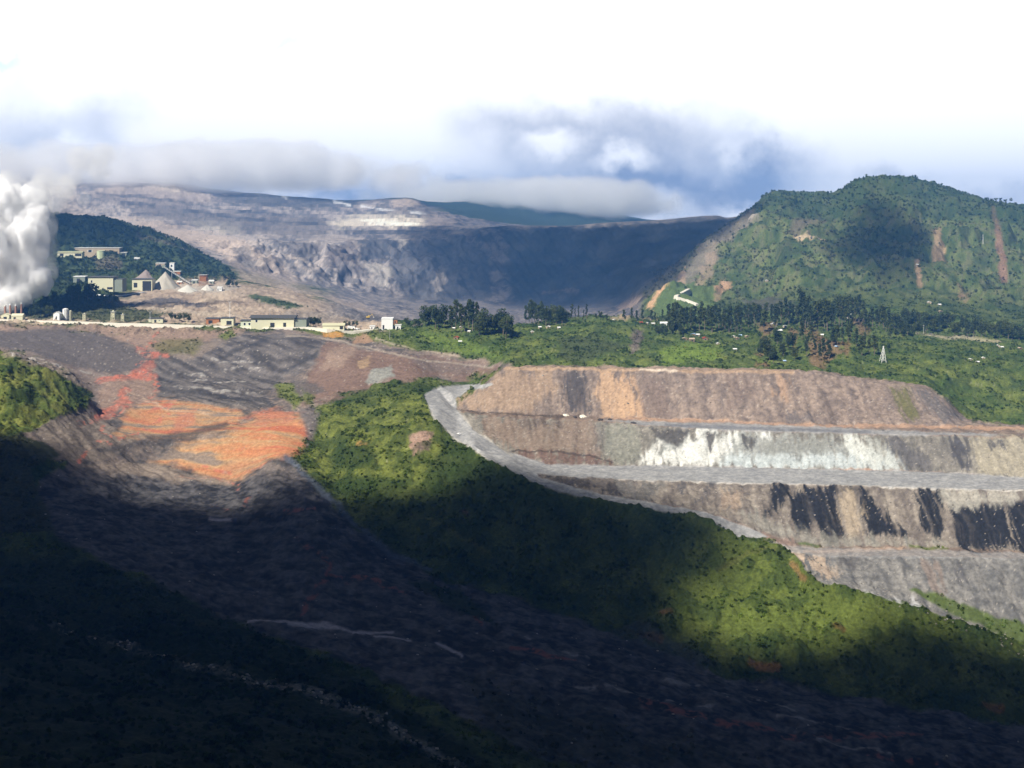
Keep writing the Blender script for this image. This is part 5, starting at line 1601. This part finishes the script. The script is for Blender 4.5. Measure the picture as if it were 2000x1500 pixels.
def build_trees():
    L1 = leaf_mat('dark leaves', (.042, .066, .036), (.105, .135, .062))
    L2 = leaf_mat('olive leaves', (.060, .080, .026), (.120, .145, .050))
    protos = {}
    for kind in ('round', 'tall', 'thin', 'umbrella'):
        protos[kind] = []
        for s in range(4):
            t, P, Q = tree_meshes(kind, 300 + s * 7 + len(kind))
            tm = bpy.data.meshes.new('trunk')
            tm.from_pydata(t.v, [], t.f)
            tm.materials.append(TRUNK)
            cm = bpy.data.meshes.new('crown')
            cm.from_pydata(P.tolist(), [], Q.tolist())
            cm.materials.append(L2 if s >= 2 else L1)
            protos[kind].append((tm, cm))
    cl = [
        (828,872,634,641,5,44,54,'round','dark rounded tree','round trees nearest the white cube building'),
        (880,935,640,652,7,44,60,'tall','tall dark tree','trees mid clump right of the white cube'),
        (932,1000,648,662,9,38,60,'round','dark spreading tree','trees ending the clump before the pit'),
        (1025,1062,631,637,6,36,48,'tall','dark feathery tree','left half of trees before the pit'),
        (1064,1108,631,637,7,32,48,'round','dark leafy tree','right half of trees before the pit'),
        (1112,1150,623,628,5,20,34,'thin','thin sparse tree','thin trees right of the pit clump'),
        (1156,1192,620,626,3,10,16,'round','low bushy tree','trees on the green hump of the skyline'),
        (1216,1300,626,630,7,16,30,'tall','slim dark tree','trees along the skyline track'),
        (1282,1338,650,657,7,18,26,'round','low dark tree','trees below the long white house'),
        (1302,1346,640,652,7,38,52,'tall','tall dark tree','trees below the hairpin road'),
        (1348,1400,636,650,8,38,52,'tall','tall dark tree','trees behind the clearing with huts'),
        (1402,1450,634,652,8,34,50,'tall','tall feathery tree','trees right of the clearing with huts'),
        (1452,1500,632,648,8,34,48,'tall','tall feathery tree','trees left of the first red soil patch'),
        (1502,1560,630,640,8,38,52,'tall','tall ridge tree','trees above the first red soil patch'),
        (1562,1620,632,648,9,46,68,'tall','very tall ridge tree','trees above the orange soil bank'),
        (1622,1680,628,640,9,44,62,'tall','very tall ridge tree','trees around the white poles'),
        (1682,1740,632,650,9,34,48,'tall','dark ridge tree','trees right of the white poles'),
        (1742,1800,636,650,8,34,46,'round','dark leafy tree','trees left of the grey ridge pole'),
        (1802,1860,638,652,8,30,42,'round','dark leafy tree','trees right of the grey ridge pole'),
        (1862,1920,645,660,8,30,42,'round','dark leafy tree','trees above the pale track'),
        (1922,1992,655,664,8,28,40,'round','dark leafy tree','trees at the right end of the pale track'),
        (1482,1560,672,712,9,28,42,'round','olive tree','trees between the red soil patches'),
        (1562,1640,662,716,9,26,40,'tall','olive tree','trees on the large red soil bank'),
        (1642,1712,652,700,8,26,40,'tall','dark tree','trees left of the lattice mast'),
        (1736,1800,652,672,6,22,32,'round','dark tree','trees right of the lattice mast'),
        (1906,1990,388,404,9,7,12,'umbrella','small flat topped tree','trees on the mountain skyline'),
        (134,186,586,590,6,34,44,'round','big dark tree','trees below the cream workshop'),
        (56,98,618,622,5,18,30,'round','dark tree','trees between the steam and the white gabled house'),
        (330,372,626,629,5,16,22,'round','dark bushy tree','trees left of the orange brown shed'),
        (602,626,636,638,4,18,24,'round','dark pointed tree','trees right of the long cream hall'),
        (672,700,635,638,4,10,15,'round','small dark tree','trees behind the parked white lorry'),
        (440,466,559,563,4,12,18,'round','dark tree','trees on the ore yard right of the orange steel tower'),
        (790,822,634,640,4,12,18,'round','small bushy tree','trees right of the small white hut'),
    ]
    n_all = 0
    for u0, u1, v0, v1, n, h0, h1, kind, what, where in cl:
        us = [u0 + (u1 - u0) * (k + .5 + random.uniform(-.3, .3)) / n for k in range(n)]
        for k, u in enumerate(us):
            v = random.uniform(v0, v1)
            p = at(u, v)
            if v < 410:
                p.z -= 1.0
            hgt = random.uniform(h0, h1) * PX(p.y)
            tm, cm = random.choice(protos[kind])
            o = thing('tree', order_label(k, n, what, where), 'tree', p, random.uniform(0, 6.28), where)
            wd = hgt * random.uniform(.62, 1.0)
            o.scale = (wd, wd, hgt)
            for nm, me in (('trunk', tm), ('crown', cm)):
                c = bpy.data.objects.new(nm, me)
                C.objects.link(c)
                c.parent = o
            n_all += 1
    print('trees', n_all)


build_trees()


# ------------------------------------------------------------------ steam
def vol_mat(name, dens, color=(1, 1, 1), aniso=0.0):
    m = bpy.data.materials.new(name)
    m.use_nodes = True
    T = NT(m.node_tree)
    v = T.n('ShaderNodeVolumePrincipled', {'Color': (*color, 1), 'Density': dens, 'Anisotropy': aniso})
    T.n('ShaderNodeOutputMaterial', {1: v.outputs[0]})
    return m


def puff(name, label, cat, spheres, dens, seed, voxel, kind=None, color=(1, 1, 1), lump=.16):
    """a billowing body: overlapping lumpy balls fused into one closed skin, filled with vapour"""
    bm = bmesh.new()
    for i, (x, y, z, r) in enumerate(spheres):
        ret = bmesh.ops.create_icosphere(bm, subdivisions=4, radius=1)
        for v in ret['verts']:
            c = v.co.copy()
            g = float(fbm(np.array([c.x * 2.3 + i * 5.1]), np.array([c.y * 1.7 + c.z * 1.3 + i * 2.2]), 4, seed)[0])
            v.co = Vector((x, y, z)) + c * r * (1 + lump * 2 * g)
    me = bpy.data.meshes.new(name)
    bm.to_mesh(me)
    bm.free()
    me.materials.append(vol_mat(name + ' vapour', dens, color))
    o = bpy.data.objects.new(name, me)
    C.objects.link(o)
    md = o.modifiers.new('fuse', 'REMESH')
    md.mode = 'VOXEL'
    md.voxel_size = voxel
    if kind:
        o['kind'] = kind
    else:
        tag(o, label, cat)
    return o


def build_steam():
    base = at(22, 615)
    y0 = base.y + 12
    k = PX(y0)
    def sph(lst, dy):
        return [((u - 1000) * k, y0 + dy * random.uniform(-1, 1), (VH - v) * k, r * k) for u, v, r in lst]
    puff('steam_plume', 'dense white steam plume rising from the reddish stacks', 'steam',
         sph([(8,600,9),(22,596,11),(36,598,8),(25,582,22),(48,570,24),(15,560,30),(62,552,30),(30,530,40),(80,540,18),(88,535,12),(0,500,50),(50,500,36),(82,490,16),(72,475,22),(20,455,44),(60,452,32),(80,450,14),(40,415,36),(70,420,22),(0,400,44),(66,390,20),(20,385,28),(50,385,22),(-40,450,64),(-60,530,56),(-60,380,60),(-20,570,34)], 16), .2, 5, 1.6, lump=.22)
    puff('steam_wisp', 'soft white veil of steam around the dense plume', 'steam', sph([(20,590,26),(30,560,44),(60,530,46),(40,490,58),(70,450,44),(50,410,48),(60,385,36),(10,380,44),(0,480,70)], 16), .022, 8, 3.0)
    puff('steam_wisp', 'thin grey wisp of steam drifting off above the dense plume', 'steam',
         sph([(180,330,22),(165,312,26),(195,300,24),(85,365,26),(112,362,26),(135,372,24),(150,388,14),(145,350,18),(100,345,20),(118,400,18)], 30), .02, 6, 3.0)


build_steam()


def cloud_bank(name, u0, u1, v0, v1, y, dy, dens, seed, kind='stuff', vlow=.25, thr=.42):
    """cloud resting on a mountain: vapour inside a long rounded body, ragged by noise, thinning towards its base"""
    k = PX(y)
    cx, cz_ = ((u0 + u1) / 2 - 1000) * k, (VH - (v0 + v1) / 2) * k
    hx, hz = (u1 - u0) / 2 * k, (v1 - v0) / 2 * k
    bm = bmesh.new()
    bmesh.ops.create_icosphere(bm, subdivisions=4, radius=1)
    for v in bm.verts:
        for a in range(3):
            v.co[a] = math.copysign(abs(v.co[a]) ** .8, v.co[a])
        v.co = Vector((v.co.x * hx, v.co.y * dy, v.co.z * hz))
    me = bpy.data.meshes.new(name)
    bm.to_mesh(me)
    bm.free()
    m = bpy.data.materials.new(name + ' vapour')
    m.use_nodes = True
    T = NT(m.node_tree)
    tc = T.n('ShaderNodeTexCoord').outputs['Object']
    p = T.n('ShaderNodeVectorMath', {0: tc, 1: (1 / hx, 1 / dy, 1 / hz)}, operation='MULTIPLY').outputs[0]
    r = T.n('ShaderNodeVectorMath', {0: p}, operation='LENGTH').outputs['Value']
    pz = T.n('ShaderNodeSeparateXYZ', {0: p}).outputs[2]
    nz = T.n('ShaderNodeTexNoise', {'Vector': tc, 'Scale': 1 / (hz * 1.1), 'Detail': 5.0, 'Roughness': .6}).outputs[0]
    e = T.rng(r, .45, 1.0, 1.0, 0.0)
    low = T.rng(pz, -.95, vlow, 0.0, 1.0)
    lump = T.m('ADD', nz, T.m('MULTIPLY', T.m('SUBTRACT', e, .55), .30))        # billows: the body's edge breaks up where the noise is low
    q = T.m('MULTIPLY', T.m('MULTIPLY', T.rng(r, .8, 1.0, 1.0, 0.0), low), T.rng(lump, thr - .04, thr + .20, 0.0, 1.0))
    v = T.n('ShaderNodeVolumePrincipled', {'Color': (1, 1, 1, 1), 'Density': T.m('MULTIPLY', q, dens)})
    T.n('ShaderNodeOutputMaterial', {1: v.outputs[0]})
    me.materials.append(m)
    o = bpy.data.objects.new(name, me)
    o.location = (cx, y, cz_)
    C.objects.link(o)
    o['kind'] = kind
    return o


def build_crest_cloud():
    cloud_bank('crest_cloud', -350, 1000, 255, 412, 4350, 300, .012, 1, vlow=0.0, thr=.46)  # banks of the low cloud that covers the far crests
    cloud_bank('crest_cloud', 640, 1420, 330, 455, 5300, 420, .009, 2, vlow=-.3, thr=.44)


build_crest_cloud()


# ------------------------------------------------------------------ the blue air between here and the far wall of the pit
def build_haze():
    m = MB().box(-7800, 7800, -500, 7700, -430, 335)
    o = m.build('haze', vol_mat('blue air', 1.3e-4, (.15, .43, 1.0), .1))
    o['kind'] = 'stuff'


build_haze()
